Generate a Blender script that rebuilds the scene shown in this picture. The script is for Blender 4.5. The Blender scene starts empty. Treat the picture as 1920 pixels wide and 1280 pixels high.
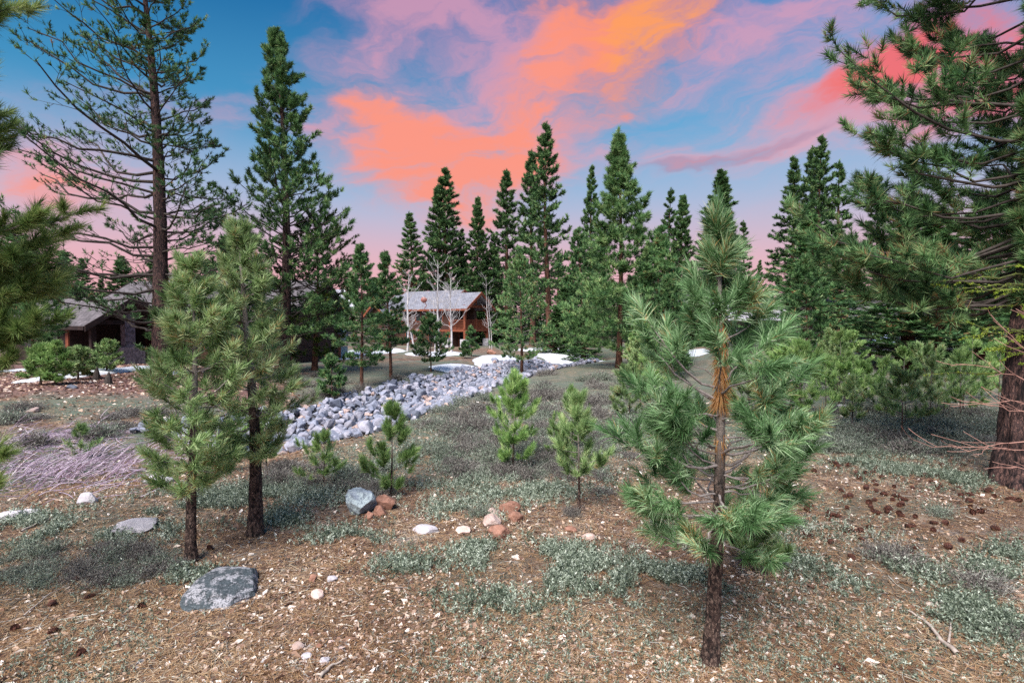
import bpy, bmesh, math, random
import numpy as np
from mathutils import Vector
PI = math.pi
SC = bpy.context.scene
COL = SC.collection

# ------------------------------------------------------------------ camera
PITCH = math.atan(0.040)
CAMZ = 2.6
cam_d = bpy.data.cameras.new('camera'); cam = bpy.data.objects.new('camera', cam_d); COL.objects.link(cam)
cam_d.sensor_width = 36; cam_d.lens = 18.75; cam_d.clip_end = 5000; cam_d.clip_start = 0.05
cam.location = (0, 0, CAMZ); cam.rotation_euler = (PI/2 - PITCH, 0, 0)
SC.camera = cam

# ------------------------------------------------------------------ view, sun, sky
SC.view_settings.view_transform = 'Standard'; SC.view_settings.look = 'None'
SC.view_settings.gamma = 1; SC.view_settings.exposure = 0.82; SC.view_settings.use_curve_mapping = False
SUN_EL, SUN_AZ = math.radians(50), math.radians(205)      # azimuth clockwise from +Y (the sun stands behind the camera)
sd = bpy.data.lights.new('sun', 'SUN'); sun = bpy.data.objects.new('sun', sd); COL.objects.link(sun)
sd.energy = 4.8; sd.angle = math.radians(40); sd.color = (1.0, 0.965, 0.92)
sdir = Vector((math.cos(SUN_EL)*math.sin(SUN_AZ), math.cos(SUN_EL)*math.cos(SUN_AZ), math.sin(SUN_EL)))
sun.rotation_euler = sdir.to_track_quat('Z', 'Y').to_euler()

SC.cycles.max_bounces = 5; SC.cycles.diffuse_bounces = 3; SC.cycles.glossy_bounces = 2
SC.cycles.transmission_bounces = 4; SC.cycles.transparent_max_bounces = 6
SC.cycles.use_denoising = False
try: SC.cycles.denoiser = 'OPENIMAGEDENOISE'; SC.cycles.denoising_prefilter = 'ACCURATE'
except Exception: pass

class G:
    """tiny node graph writer"""
    def __init__(s, nt): s.nt = nt; s.n = nt.nodes; s.l = nt.links
    def put(s, sock, v):
        if isinstance(v, bpy.types.NodeSocket): s.l.new(v, sock)
        elif v is not None:
            if hasattr(sock.default_value, '__len__') and not hasattr(v, '__len__'): v = (v,)*len(sock.default_value)
            if hasattr(sock.default_value, '__len__') and len(sock.default_value) == 4 and len(v) == 3: v = tuple(v)+(1,)
            sock.default_value = v
    def m(s, op, a, b=None, c=None, clamp=False):
        nd = s.n.new('ShaderNodeMath'); nd.operation = op; nd.use_clamp = clamp
        s.put(nd.inputs[0], a); s.put(nd.inputs[1], b); s.put(nd.inputs[2], c); return nd.outputs[0]
    def v(s, op, a, b=None):
        nd = s.n.new('ShaderNodeVectorMath'); nd.operation = op
        s.put(nd.inputs[0], a)
        if b is not None:
            if op == 'SCALE': s.put(nd.inputs[3], b)
            else: s.put(nd.inputs[1], b)
        return nd.outputs[1] if op in ('LENGTH', 'DOT_PRODUCT', 'DISTANCE') else nd.outputs[0]
    def mix(s, f, a, b, mode='MIX'):
        nd = s.n.new('ShaderNodeMix'); nd.data_type = 'RGBA'; nd.blend_type = mode
        s.put(nd.inputs[0], f); s.put(nd.inputs[6], a); s.put(nd.inputs[7], b); return nd.outputs[2]
    def noise(s, vec, scale, det=4, rough=.55, dist=0, col=False):
        nd = s.n.new('ShaderNodeTexNoise'); s.put(nd.inputs['Vector'], vec); nd.inputs['Scale'].default_value = scale
        nd.inputs['Detail'].default_value = det; nd.inputs['Roughness'].default_value = rough; nd.inputs['Distortion'].default_value = dist
        return nd.outputs['Color' if col else 'Fac']
    def vor(s, vec, scale, feat='F1', out='Distance', rnd=1):
        nd = s.n.new('ShaderNodeTexVoronoi'); nd.feature = feat; s.put(nd.inputs['Vector'], vec)
        nd.inputs['Scale'].default_value = scale; nd.inputs['Randomness'].default_value = rnd; return nd.outputs[out]
    def ramp(s, f, stops, interp='LINEAR'):
        nd = s.n.new('ShaderNodeValToRGB'); s.put(nd.inputs[0], f); cr = nd.color_ramp; cr.interpolation = interp
        while len(cr.elements) < len(stops): cr.elements.new(0.5)
        for e, (p, c) in zip(cr.elements, stops):
            e.position = p; e.color = tuple(c)+(1,) if len(c) == 3 else c
        return nd.outputs[0]
    def mr(s, v, a, b, c=0., d=1., smooth=True):
        nd = s.n.new('ShaderNodeMapRange'); nd.interpolation_type = 'SMOOTHSTEP' if smooth else 'LINEAR'
        for i, x in enumerate((v, a, b, c, d)): s.put(nd.inputs[i], x)
        return nd.outputs[0]
    def comb(s, x, y, z):
        nd = s.n.new('ShaderNodeCombineXYZ'); s.put(nd.inputs[0], x); s.put(nd.inputs[1], y); s.put(nd.inputs[2], z); return nd.outputs[0]
    def sep(s, v):
        nd = s.n.new('ShaderNodeSeparateXYZ'); s.put(nd.inputs[0], v); return nd.outputs

def srgb(r, g, b):
    f = lambda c: (c/255/12.92) if c/255 <= .04045 else ((c/255+.055)/1.055)**2.4
    return (f(r), f(g), f(b))

world = bpy.data.worlds.new('World'); SC.world = world; world.use_nodes = True
def build_sky():
    nt = world.node_tree; nt.nodes.clear(); g = G(nt)
    out = nt.nodes.new('ShaderNodeOutputWorld'); bg = nt.nodes.new('ShaderNodeBackground')
    tc = nt.nodes.new('ShaderNodeTexCoord'); D = tc.outputs['Generated']
    x, y, z = g.sep(D)
    az = g.m('ARCTAN2', x, y)                       # radians, 0 = +Y
    el = g.m('ARCSINE', z)
    elp = g.m('MAXIMUM', el, 0.0)
    # base gradient
    hi = g.mix(g.mr(az, -.9, .8), srgb(0, 92, 152), srgb(52, 132, 200))
    mid = g.mix(g.mr(az, -.8, .6), srgb(72, 152, 200), srgb(104, 174, 218))
    low = srgb(172, 190, 220)
    hor = g.mix(g.mr(az, -.7, .7), srgb(238, 180, 188), srgb(234, 184, 192))
    c = g.mix(g.mr(elp, .06, .24), hor, low)
    c = g.mix(g.mr(elp, .17, .36), c, mid)
    c = g.mix(g.mr(elp, .28, .58), c, hi)
    # cloud warp
    cv = g.v('MULTIPLY', g.comb(g.m('MULTIPLY', az, 1.0), g.m('MULTIPLY', el, 1.9), 0.0), (1, 1, 1))
    w1 = g.v('SCALE', g.v('SUBTRACT', g.noise(cv, 2.3, 5, .55, 0, True), (.5, .5, .5)), .24)
    w2 = g.v('SCALE', g.v('SUBTRACT', g.noise(cv, 9, 6, .6, 0, True), (.5, .5, .5)), .055)
    P = g.v('ADD', g.comb(az, el, 0.0), g.v('ADD', w1, w2))
    px_, py_, _ = g.sep(P)
    # long streaks running up to the right
    st = g.noise(g.v('MULTIPLY', g.comb(g.m('ADD', px_, g.m('MULTIPLY', py_, -.55)), g.m('ADD', py_, g.m('MULTIPLY', px_, -.25)), 0.), (2.2, 9.5, 1)), 1.6, 8, .62, .3)
    fine = g.noise(g.v('MULTIPLY', P, (6, 14, 1)), 2.0, 6, .6, .2)
    def blob(px, py, sx, sy, rot, amp):
        a0 = math.atan((px-960)/1000); e0 = math.atan((600-py)/1000*math.cos(a0))
        cr, sr = math.cos(rot), math.sin(rot)
        dx = g.m('SUBTRACT', px_, a0); dy = g.m('SUBTRACT', py_, e0)
        u = g.m('DIVIDE', g.m('ADD', g.m('MULTIPLY', dx, cr), g.m('MULTIPLY', dy, sr)), sx)
        w = g.m('DIVIDE', g.m('SUBTRACT', g.m('MULTIPLY', dy, cr), g.m('MULTIPLY', dx, sr)), sy)
        q = g.m('ADD', g.m('POWER', g.m('ABSOLUTE', u), 2.), g.m('POWER', g.m('ABSOLUTE', w), 2.))
        return g.m('MULTIPLY', g.m('EXPONENT', g.m('MULTIPLY', q, -1.)), amp)
    def total(lst):
        t = None
        for b in lst:
            o = blob(*b); t = o if t is None else g.m('ADD', t, o)
        return t
    def density(lst, lo, hi_, k=1.05):
        t = total(lst)
        t = g.m('MULTIPLY', t, g.mr(st, .25, .75, 1-k*.5, 1+k*.3))
        t = g.m('MULTIPLY', t, g.mr(fine, .3, .7, .72, 1.18))
        return g.mr(t, lo, hi_)
    generic = g.mr(g.m('ABSOLUTE', az), 1.0, 1.5)
    gz_ = g.m('MULTIPLY', generic, g.mr(g.noise(g.v('MULTIPLY', P, (1, 2, 1)), 1.7, 7, .6, .3), .5, .72))
    # thin lilac/pink veil
    veil = density([(800, 55, .19, .045, -.12, .9), (1330, 120, .12, .10, .6, .6), (720, 120, .12, .05, .1, .5), (980, 120, .12, .07, .5, .7), (760, 290, .22, .10, -.1, .9), (1040, 250, .1, .1, .5, .8), (300, 230, .2, .03, .1, .45),
                    (1480, 25, .20, .045, .2, .95), (1330, 300, .2, .03, -.05, .6), (1500, 215, .10, .07, .2, .75), (120, 330, .16, .06, 0, 1.), (1800, 130, .2, .12, 0, 1.), (860, 200, .3, .2, 0, .35), (1450, 330, .2, .1, 0, .4)], .15, 1.25)
    veil = g.m('MAXIMUM', veil, g.m('MULTIPLY', gz_, .8))
    c = g.mix(g.m('MULTIPLY', veil, .72), c, g.mix(g.mr(el, .12, .5), srgb(243, 168, 172), srgb(226, 160, 184)))
    # salmon body
    sal = density([(770, 255, .13, .055, -.30, 1.0), (870, 315, .14, .055, .15, 1.0), (700, 215, .05, .03, -.6, .6), (990, 250, .09, .07, .7, .8), (1060, 130, .11, .07, .9, 1.0), (1200, 40, .17, .09, .5, .9), (1040, 20, .10, .08, .1, .8), (1130, 185, .05, .07, 1., .6),
                   (1560, 165, .11, .038, .40, 1.25), (1650, 110, .09, .05, .4, 1.0), (1800, 190, .14, .08, .2, 1.), (1900, 60, .1, .08, .2, .8), (110, 345, .11, .035, .15, .95),
                   (235, 215, .08, .016, .1, .6), (880, 385, .14, .04, .05, .8), (760, 330, .14, .06, .0, .8), (1000, 330, .1, .06, .3, .6), (1330, 312, .09, .018, 0, .5), (780, 35, .07, .012, -.1, .4), (800, 300, .20, .09, -.1, .55), (640, 200, .05, .02, -.5, .6)], .12, 1.75)
    c = g.mix(g.m('MULTIPLY', sal, .92), c, g.mix(g.mr(az, .15, .7), srgb(255, 152, 128), srgb(240, 106, 112)))
    # orange core
    org = density([(1050, 25, .12, .07, .2, .75), (1180, 90, .13, .07, .85, 1.2), (1290, 15, .10, .07, .6, .9), (1120, 165, .045, .05, 1.1, .8), (860, 260, .10, .035, .1, .4)], .15, 1.6)
    c = g.mix(g.m('MULTIPLY', org, .95), c, g.mix(g.mr(org, .3, .9), srgb(255, 146, 116), srgb(255, 160, 98)))
    # grey-violet streak
    gry = density([(1390, 300, .12, .018, .05, 1.0), (1300, 322, .08, .011, 0, .6)], .2, .9)
    c = g.mix(g.m('MULTIPLY', gry, .35), c, srgb(132, 122, 160))
    nt.links.new(c, bg.inputs[0]); bg.inputs[1].default_value = .566
    nt.links.new(bg.outputs[0], out.inputs[0])
build_sky()

# ------------------------------------------------------------------ numpy helpers
def hash2(ix, iy, s):
    h = (ix.astype(np.int64)*374761393 + iy.astype(np.int64)*668265263 + s*982451653) & 0x7fffffff
    h = ((h ^ (h >> 13))*1274126177) & 0x7fffffff
    return ((h ^ (h >> 16)) & 0xffffff)/float(0xffffff)
def vnoise(x, y, s=0):
    x = np.asarray(x, float); y = np.asarray(y, float)
    ix = np.floor(x); iy = np.floor(y); fx = x-ix; fy = y-iy
    fx = fx*fx*(3-2*fx); fy = fy*fy*(3-2*fy)
    a = hash2(ix, iy, s); b = hash2(ix+1, iy, s); c = hash2(ix, iy+1, s); d = hash2(ix+1, iy+1, s)
    return (a*(1-fx)+b*fx)*(1-fy)+(c*(1-fx)+d*fx)*fy
def fbm(x, y, s=0, o=4):
    t = 0; a = 1; n = 0
    for i in range(o):
        t = t+a*vnoise(x*2**i+17.3*i, y*2**i-9.1*i, s+i); n += a; a *= .5
    return t/n
def sm(x, a, b):
    t = np.clip((x-a)/(b-a), 0, 1); return t*t*(3-2*t)
CH = np.array([(-16, 3.5), (-12, 6.5), (-9, 9.2), (-6.6, 12.), (-4.9, 15.5), (-3.6, 20), (-1.9, 26), (.6, 33), (4.5, 41), (10, 52)], float)
def ch_dist(x, y):
    x = np.asarray(x, float); y = np.asarray(y, float); best = np.full(np.broadcast(x, y).shape, 1e9)
    for (ax, ay), (bx, by) in zip(CH[:-1], CH[1:]):
        dx, dy = bx-ax, by-ay; t = np.clip(((x-ax)*dx+(y-ay)*dy)/(dx*dx+dy*dy), 0, 1)
        best = np.minimum(best, np.hypot(x-ax-t*dx, y-ay-t*dy))
    return best
def gz(x, y):
    x = np.asarray(x, float); y = np.asarray(y, float)
    r = np.hypot(x, y)
    z = -.45*sm(y, 8, 60)
    z = z+.30*(fbm(x/7, y/7, 3, 3)-.5)*sm(r, 3, 12)+.07*(fbm(x/.9, y/.9, 8, 3)-.5)
    z = z-.62*np.exp(-(ch_dist(x, y)/2.0)**2)*sm(y, 5, 13)
    z = z+.35*sm(-x, 7, 14)*np.exp(-((y-22)/9)**2)
    z = z+.9*sm(x, 9, 15)*sm(y, 24, 40)*(1-sm(y, 45, 70))
    return z
def gz1(x, y): return float(gz(np.array([x]), np.array([y]))[0])
def ray(px, py):
    a = (px-960)/1000; b = (640-py)/1000; cp, sp = math.cos(PITCH), math.sin(PITCH)
    return np.array([a, cp+b*sp, -sp+b*cp])
def at(px, py, Y):
    d = ray(px, py); t = Y/d[1]; return np.array([d[0]*t, Y, CAMZ+d[2]*t])
def ground_at(px, py):
    d = ray(px, py)
    if d[2] > -.02: d[2] = -.02
    t = (CAMZ+.3)/-d[2]
    for i in range(14):
        t += .7*((CAMZ-gz1(d[0]*t, d[1]*t))/-d[2]-t)
    x, y = d[0]*t, d[1]*t
    return x, y, gz1(x, y)

# ------------------------------------------------------------------ mesh helpers
def build(name, V, F=None, mat=None, parent=None, loc=None, Q=None, tint=None, smooth=False, mesh_only=False):
    V = np.asarray(V, np.float32).reshape(-1, 3)
    T = np.zeros((0, 3), np.int32) if F is None else np.asarray(F, np.int32).reshape(-1, 3)
    Q = np.zeros((0, 4), np.int32) if Q is None else np.asarray(Q, np.int32).reshape(-1, 4)
    me = bpy.data.meshes.new(name)
    me.vertices.add(len(V)); me.vertices.foreach_set('co', V.ravel())
    nl = T.size+Q.size; me.loops.add(nl); me.loops.foreach_set('vertex_index', np.concatenate([T.ravel(), Q.ravel()]))
    npoly = len(T)+len(Q); me.polygons.add(npoly)
    tot = np.concatenate([np.full(len(T), 3, np.int32), np.full(len(Q), 4, np.int32)])
    me.polygons.foreach_set('loop_start', np.concatenate([[0], np.cumsum(tot)[:-1]]).astype(np.int32))
    me.polygons.foreach_set('loop_total', tot)
    me.polygons.foreach_set('use_smooth', np.full(npoly, smooth))
    if tint is not None:
        t = np.asarray(tint, np.float32); dom = 'FACE' if len(t) == npoly else 'POINT'
        me.attributes.new('tint', 'FLOAT', dom).data.foreach_set('value', t)
    me.update(calc_edges=True)
    if mat: me.materials.append(mat)
    if mesh_only: return me
    return link(name, me, parent, loc)
def link(name, me, parent=None, loc=None):
    o = bpy.data.objects.new(name, me); COL.objects.link(o)
    if parent: o.parent = parent
    if loc is not None: o.location = loc
    return o
def tag(o, label=None, cat=None, group=None, kind=None):
    if label: o['label'] = label
    if cat: o['category'] = cat
    if group: o['group'] = group
    if kind: o['kind'] = kind
    return o
def thing(name, label, cat, loc=(0, 0, 0), rz=0, group=None):
    o = bpy.data.objects.new(name, None); COL.objects.link(o); o.location = loc; o.rotation_euler = (0, 0, rz)
    o.empty_display_size = .2
    return tag(o, label, cat, group)
def nrm(a): return a/np.maximum(np.linalg.norm(a, axis=-1, keepdims=True), 1e-9)
def tubes(P, R, sides):
    """P (N,K,3), R (N,K) -> verts, quads of N open tubes"""
    N, K, _ = P.shape
    T = np.gradient(P, axis=1); T = nrm(T)
    ref = np.zeros((N, 1, 3)); up = np.abs(T[:, :1, 2]) > .8
    ref[..., 2] = np.where(up, 0, 1); ref[..., 0] = np.where(up, 1, 0)
    A = nrm(np.cross(T, np.broadcast_to(ref, T.shape))); B = np.cross(T, A)
    th = np.arange(sides)*2*PI/sides
    V = P[:, :, None]+R[:, :, None, None]*(A[:, :, None]*np.cos(th)[:, None]+B[:, :, None]*np.sin(th)[:, None])
    idx = np.arange(N*K*sides).reshape(N, K, sides); nx = np.roll(idx, -1, 2)
    Q = np.stack([idx[:, :-1], nx[:, :-1], nx[:, 1:], idx[:, 1:]], -1).reshape(-1, 4)
    return V.reshape(-1, 3), Q
def needles(P, A, n, ln, w, shoot, rng, tintc, spread=(.25, 1.25), droop=0., bend=0.):
    """tufts at P along axis A: n needles each, one triangle per needle"""
    N = len(P)
    A = nrm(A); ref = np.where(np.abs(A[:, 2:3]) > .8, np.array([[1., 0, 0]]), np.array([[0, 0, 1.]]))
    U = nrm(np.cross(A, ref)); W = np.cross(A, U)
    s = rng.random((N, n, 1)); ph = rng.random((N, n, 1))*2*PI
    th = spread[1]+(spread[0]-spread[1])*s+rng.normal(0, .16, (N, n, 1))
    rad = U[:, None]*np.cos(ph)+W[:, None]*np.sin(ph)
    D = A[:, None]*np.cos(th)+rad*np.sin(th); D[..., 2] -= droop; D = nrm(D)
    L = ln*rng.uniform(.6, 1.12, (N, n, 1))*rng.uniform(.65, 1.15, (N, 1, 1)); B = P[:, None]+A[:, None]*shoot*(s-.6)
    S = nrm(np.cross(D, rng.normal(0, 1, (N, n, 3))))*w*.5
    if bend:
        D2 = D+np.array([0, 0, -1.])*bend*rng.uniform(.2, 1.6, (N, n, 1))+A[:, None]*.12; D2 = nrm(D2)
        Mi = B+D*L*.5; V = np.stack([B-S, B+S, Mi-S*.9, Mi+S*.9, Mi+D2*L*.5], 2).reshape(-1, 3)
        i = (np.arange(N*n)*5)[:, None, None]+np.array([[0, 1, 3], [0, 3, 2], [2, 3, 4]])[None]; F = i.reshape(-1, 3)
        t = np.repeat(np.clip(tintc[:, None]+rng.normal(0, .13, (N, n)), 0, 1).ravel(), 3); return V, F, t
    V = np.stack([B-S, B+S, B+D*L], 2).reshape(-1, 3)
    F = np.arange(N*n*3).reshape(-1, 3)
    t = np.clip(tintc[:, None]+rng.normal(0, .13, (N, n)), 0, 1).ravel()
    return V, F, t

# ------------------------------------------------------------------ materials
def new_mat(name):
    m = bpy.data.materials.new(name); m.use_nodes = True; nt = m.node_tree; nt.nodes.clear()
    g = G(nt); out = nt.nodes.new('ShaderNodeOutputMaterial'); b = nt.nodes.new('ShaderNodeBsdfPrincipled')
    nt.links.new(b.outputs[0], out.inputs[0]); b.inputs['Roughness'].default_value = .8
    b.inputs['Specular IOR Level'].default_value = .25
    return m, g, b, out
def obj_co(g): return g.n.new('ShaderNodeTexCoord').outputs['Object']
def geo_co(g): return g.n.new('ShaderNodeNewGeometry').outputs['Position']
def attr(g, n):
    a = g.n.new('ShaderNodeAttribute'); a.attribute_name = n; return a.outputs['Fac']
def orand(g): return g.n.new('ShaderNodeObjectInfo').outputs['Random']
def bump(g, b, h, st=.4, d=.02):
    nd = g.n.new('ShaderNodeBump'); nd.inputs['Strength'].default_value = st; nd.inputs['Distance'].default_value = d
    g.put(nd.inputs['Height'], h); g.l.new(nd.outputs[0], b.inputs['Normal'])
def needle_mat(name, stops, tr=.3, rough=.5):
    m, g, b, out = new_mat(name)
    c = g.ramp(attr(g, 'tint'), stops)
    hue = g.mr(orand(g), 0, 1, .82, 1.15, False)
    c = g.mix(1., c, g.comb(hue, hue, hue), 'MULTIPLY')
    g.put(b.inputs['Base Color'], c); b.inputs['Roughness'].default_value = rough; b.inputs['Specular IOR Level'].default_value = .3
    t = g.n.new('ShaderNodeBsdfTranslucent'); g.put(t.inputs[0], c)
    mx = g.n.new('ShaderNodeMixShader'); mx.inputs[0].default_value = tr
    g.l.new(b.outputs[0], mx.inputs[1]); g.l.new(t.outputs[0], mx.inputs[2]); g.l.new(mx.outputs[0], out.inputs[0])
    return m
M = {}
M['needle_hero'] = needle_mat('needles_blue_green', [(0, (.02, .06, .02)), (.3, (.07, .16, .055)), (.6, (.21, .37, .16)), (.9, (.52, .68, .42)), (1, (.45, .30, .12))])
M['needle_young'] = needle_mat('needles_young_green', [(0, (.03, .06, .02)), (.3, (.13, .23, .075)), (.6, (.36, .52, .21)), (.9, (.68, .80, .44)), (1, (.50, .34, .14))])
M['needle_sap'] = needle_mat('needles_bright_sapling', [(0, (.05, .11, .03)), (.35, (.17, .32, .09)), (.7, (.38, .55, .19)), (1, (.62, .74, .34))])
M['needle_mid'] = needle_mat('needles_mid_green', [(0, (.012, .04, .015)), (.35, (.06, .15, .055)), (.7, (.19, .35, .13)), (.95, (.42, .55, .26)), (1, (.36, .17, .08))])
M['needle_dark'] = needle_mat('needles_dark_green', [(0, (.008, .022, .014)), (.4, (.055, .13, .045)), (.75, (.17, .31, .11)), (1, (.32, .40, .17))], .25)
M['needle_olive'] = needle_mat('needles_olive_green', [(0, (.012, .03, .006)), (.5, (.05, .095, .015)), (.9, (.15, .21, .035)), (1, (.26, .27, .08))], .25)
M['needle_olive2'] = needle_mat('needles_olive_near', [(0, (.02, .045, .012)), (.4, (.09, .16, .04)), (.75, (.24, .34, .10)), (1, (.50, .55, .22))])
M['needle_dead'] = needle_mat('needles_dead_orange', [(0, (.25, .10, .03)), (.5, (.50, .24, .08)), (1, (.70, .42, .18))], .3)
M['needle_moss'] = needle_mat('moss_bright', [(0, (.08, .13, .015)), (.5, (.24, .34, .03)), (1, (.46, .56, .08))], .2)

def bark(name, dark, mid, light, sc=1.0, zs=.35, st=.8, hi=None):
    m, g, b, out = new_mat(name)
    p = g.v('MULTIPLY', obj_co(g), (1, 1, zs))
    p = g.v('ADD', p, g.v('SCALE', g.noise(p, 6*sc, 3, .6, 0, True), .05/sc))
    p = g.v('ADD', p, g.v('SCALE', g.v('SUBTRACT', g.noise(p, 30*sc, 3, .6, 0, True), (.5, .5, .5)), .05/sc))
    e = g.vor(p, 30*sc, 'DISTANCE_TO_EDGE'); cc = g.vor(p, 30*sc, 'F1', 'Color')
    n = g.noise(p, 75*sc, 5, .7); n2 = g.noise(p, 26*sc, 4, .6)
    f = g.m('MULTIPLY', g.mr(e, .0, .22), g.mr(n, .35, .65, .15, 1.))
    c = g.mix(g.mr(n2, .35, .6), dark, mid)
    c = g.mix(g.m('MULTIPLY', f, g.mr(g.m('ADD', n2, g.m('MULTIPLY', g.sep(cc)[0], .35)), .52, .72)), c, light)
    if hi is not None:   # grey younger bark towards the top of the stem
        a = attr(g, 'tint'); c = g.mix(g.mr(g.m('ADD', a, g.m('MULTIPLY', g.m('SUBTRACT', n, .5), .3)), .35, .6), c, g.mix(n, hi, tuple(x*.6 for x in hi)))
    g.put(b.inputs['Base Color'], c); b.inputs['Roughness'].default_value = .9
    bump(g, b, g.m('ADD', f, g.m('MULTIPLY', n, .4)), st, .012/sc)
    return m
M['bark_young'] = bark('bark_young_pine', (.008, .006, .006), (.045, .026, .022), (.28, .19, .15), 1.5, .5, .8, (.32, .27, .24))
M['bark_old'] = bark('bark_old_pine', (.008, .006, .007), (.04, .024, .024), (.22, .12, .10), .9, .25, 1.)
M['bark_red'] = bark('bark_red_pine', (.03, .012, .008), (.11, .05, .035), (.22, .11, .07), .4, .3, .6)
def simple(name, c1, c2, scale=8, rough=.8, st=.2, geo=False, det=5, rnd=.0, d=.01):
    m, g, b, out = new_mat(name); p = geo_co(g) if geo else obj_co(g)
    n = g.noise(p, scale, det, .6); c = g.mix(g.mr(n, .3, .7), c1, c2)
    if rnd:
        k = g.mr(orand(g), 0, 1, 1-rnd, 1+rnd, False); c = g.mix(1., c, g.comb(k, k, k), 'MULTIPLY')
    g.put(b.inputs['Base Color'], c); b.inputs['Roughness'].default_value = rough
    bump(g, b, n, st, d); return m
M['limb_grey'] = simple('limb_grey', (.30, .26, .25), (.15, .12, .11), 30)
M['limb_dark'] = simple('limb_dark', (.07, .055, .05), (.03, .024, .02), 14)
M['limb_moss'] = simple('limb_mossy', (.10, .12, .03), (.035, .03, .02), 6)
M['aspen'] = simple('aspen_bark_white', (.58, .54, .54), (.34, .31, .32), 3, geo=True)
M['snow'] = simple('snow_old', (.80, .81, .86), (.52, .53, .60), 3.2, .6, .5, True, 6, d=.06)
M['twig_pale'] = simple('twig_pale', (.50, .42, .36), (.28, .22, .19), 12)
M['twig_red'] = simple('twig_red', (.45, .25, .20), (.30, .15, .12), 9)
M['twig_violet'] = needle_mat('stems_violet_grey', [(0, (.12, .07, .10)), (.5, (.30, .22, .30)), (1, (.55, .46, .52))], .0)

# ------------------------------------------------------------------ ground
def ground_mat():
    m, g, b, out = new_mat('forest_floor'); p = geo_co(g)
    big = g.noise(p, .45, 5, .6); mid = g.noise(p, 2.3, 6, .65, .4); fine = g.noise(p, 22, 6, .7); vf = g.noise(p, 90, 4, .7)
    straw = g.mix(g.mr(g.noise(p, .9, 4, .6), .4, .62), g.mix(fine, (.15, .075, .045), (.48, .30, .18)), g.mix(fine, (.12, .085, .07), (.48, .40, .34)))
    dark = g.mix(fine, (.03, .018, .016), (.15, .075, .05))
    c = g.mix(g.mr(g.m('ADD', mid, g.m('MULTIPLY', fine, .5)), .57, .85), straw, dark)
    c = g.mix(g.m('MULTIPLY', g.mr(vf, .5, .68), .6), c, (.50, .43, .37))
    c = g.mix(g.m('MULTIPLY', g.mr(g.vor(p, 55), .0, .35, 1, 0), .45), c, (.03, .02, .016))
    green = g.mix(fine, (.03, .045, .03), (.22, .26, .20))
    c = g.mix(g.m('MULTIPLY', attr(g, 'green'), g.mr(mid, .35, .6, .55, 1.)), c, green)
    mul = g.mix(g.mr(g.noise(p, 9, 6, .75), .38, .62), (.045, .018, .02), (.30, .17, .15))
    c = g.mix(attr(g, 'mulch'), c, mul)
    c = g.mix(g.m('MULTIPLY', attr(g, 'bed'), .9), c, g.mix(fine, (.04, .04, .045), (.16, .16, .18)))
    g.put(b.inputs['Base Color'], c); b.inputs['Roughness'].default_value = .95
    bump(g, b, g.m('ADD', g.m('ADD', mid, fine), g.m('MULTIPLY', vf, .5)), .9, .035)
    return m
def mulch_mask(x, y):
    return sm(-x-.45*y+fbm(x/2, y/2, 31)*3, -.5, 2.5)*sm(y, 15.5, 18)*(1-sm(y, 30, 36))
def green_mask(x, y):
    n = fbm(x/2.4, y/2.4, 21, 4)
    return np.clip(np.maximum(sm(n, .44, .58)*(.45+.55*sm(y, 6.5, 10)), .75*sm(y, 8, 11)*(1-sm(y, 30, 40))*sm(x+.35*y, -1, 2)), 0, 1)
def make_ground():
    th = np.concatenate([np.linspace(-1.0, 1.0, 460), np.linspace(1.0, 2*PI-1.0, 90)[1:-1]])
    r = np.concatenate([[.02], np.geomspace(.5, 2.5, 12)[:-1], np.geomspace(2.5, 45, 260)[:-1], np.geomspace(45, 2500, 50)])
    T, R = np.meshgrid(th, r); X = R*np.sin(T); Y = R*np.cos(T); Z = gz(X, Y)
    idx = np.arange(X.size).reshape(X.shape); nx = np.roll(idx, -1, 1)
    Q = np.stack([idx[:-1], nx[:-1], nx[1:], idx[1:]], -1).reshape(-1, 4)[:, ::-1]
    o = build('ground', np.stack([X, Y, Z], -1), None, ground_mat(), Q=Q, smooth=True)
    x, y = X.ravel(), Y.ravel()
    d = ch_dist(x, y)
    for n, v in (('green', green_mask(x, y)), ('mulch', mulch_mask(x, y)), ('bed', sm(-d, -2.6, -1.9)*sm(y, 12.8, 15)*(1-sm(y, 38, 42)))):
        o.data.attributes.new(n, 'FLOAT', 'POINT').data.foreach_set('value', v.astype(np.float32))
    tag(o, kind='structure')
make_ground()

# ------------------------------------------------------------------ pines
def limb_curves(O, az, el, L, rng, K=7, curve=.18, wob=.05, droop=0.):
    N = len(O); s = np.linspace(0, 1, K)[None, :, None]
    H = np.stack([np.sin(az), np.cos(az), 0*az], -1)[:, None]
    L = L[:, None, None]; e = el[:, None, None]
    side = np.stack([np.cos(az), -np.sin(az), 0*az], -1)[:, None]
    P = O[:, None]+H*L*(np.cos(e)*s)
    P[..., 2:3] += L*(np.sin(e)*s-droop*s*(1-s)*1.6+curve*s**2.2)
    w = np.cumsum(rng.normal(0, wob, (N, K, 3)), 1); w -= w[:, :1]
    P += w*L*.5
    P += side*L*(rng.normal(0, .12, (N, 1, 1))*s**2)
    return P
def along(P, s):
    """P (N,K,3), s (N,M) -> points & tangents"""
    K = P.shape[1]; f = np.clip(s, 0, .9999)*(K-1); i = f.astype(int); t = (f-i)[..., None]
    n = np.arange(len(P))[:, None]; a = P[n, i]; b = P[n, i+1]
    return a+(b-a)*t, nrm(b-a)
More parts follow.
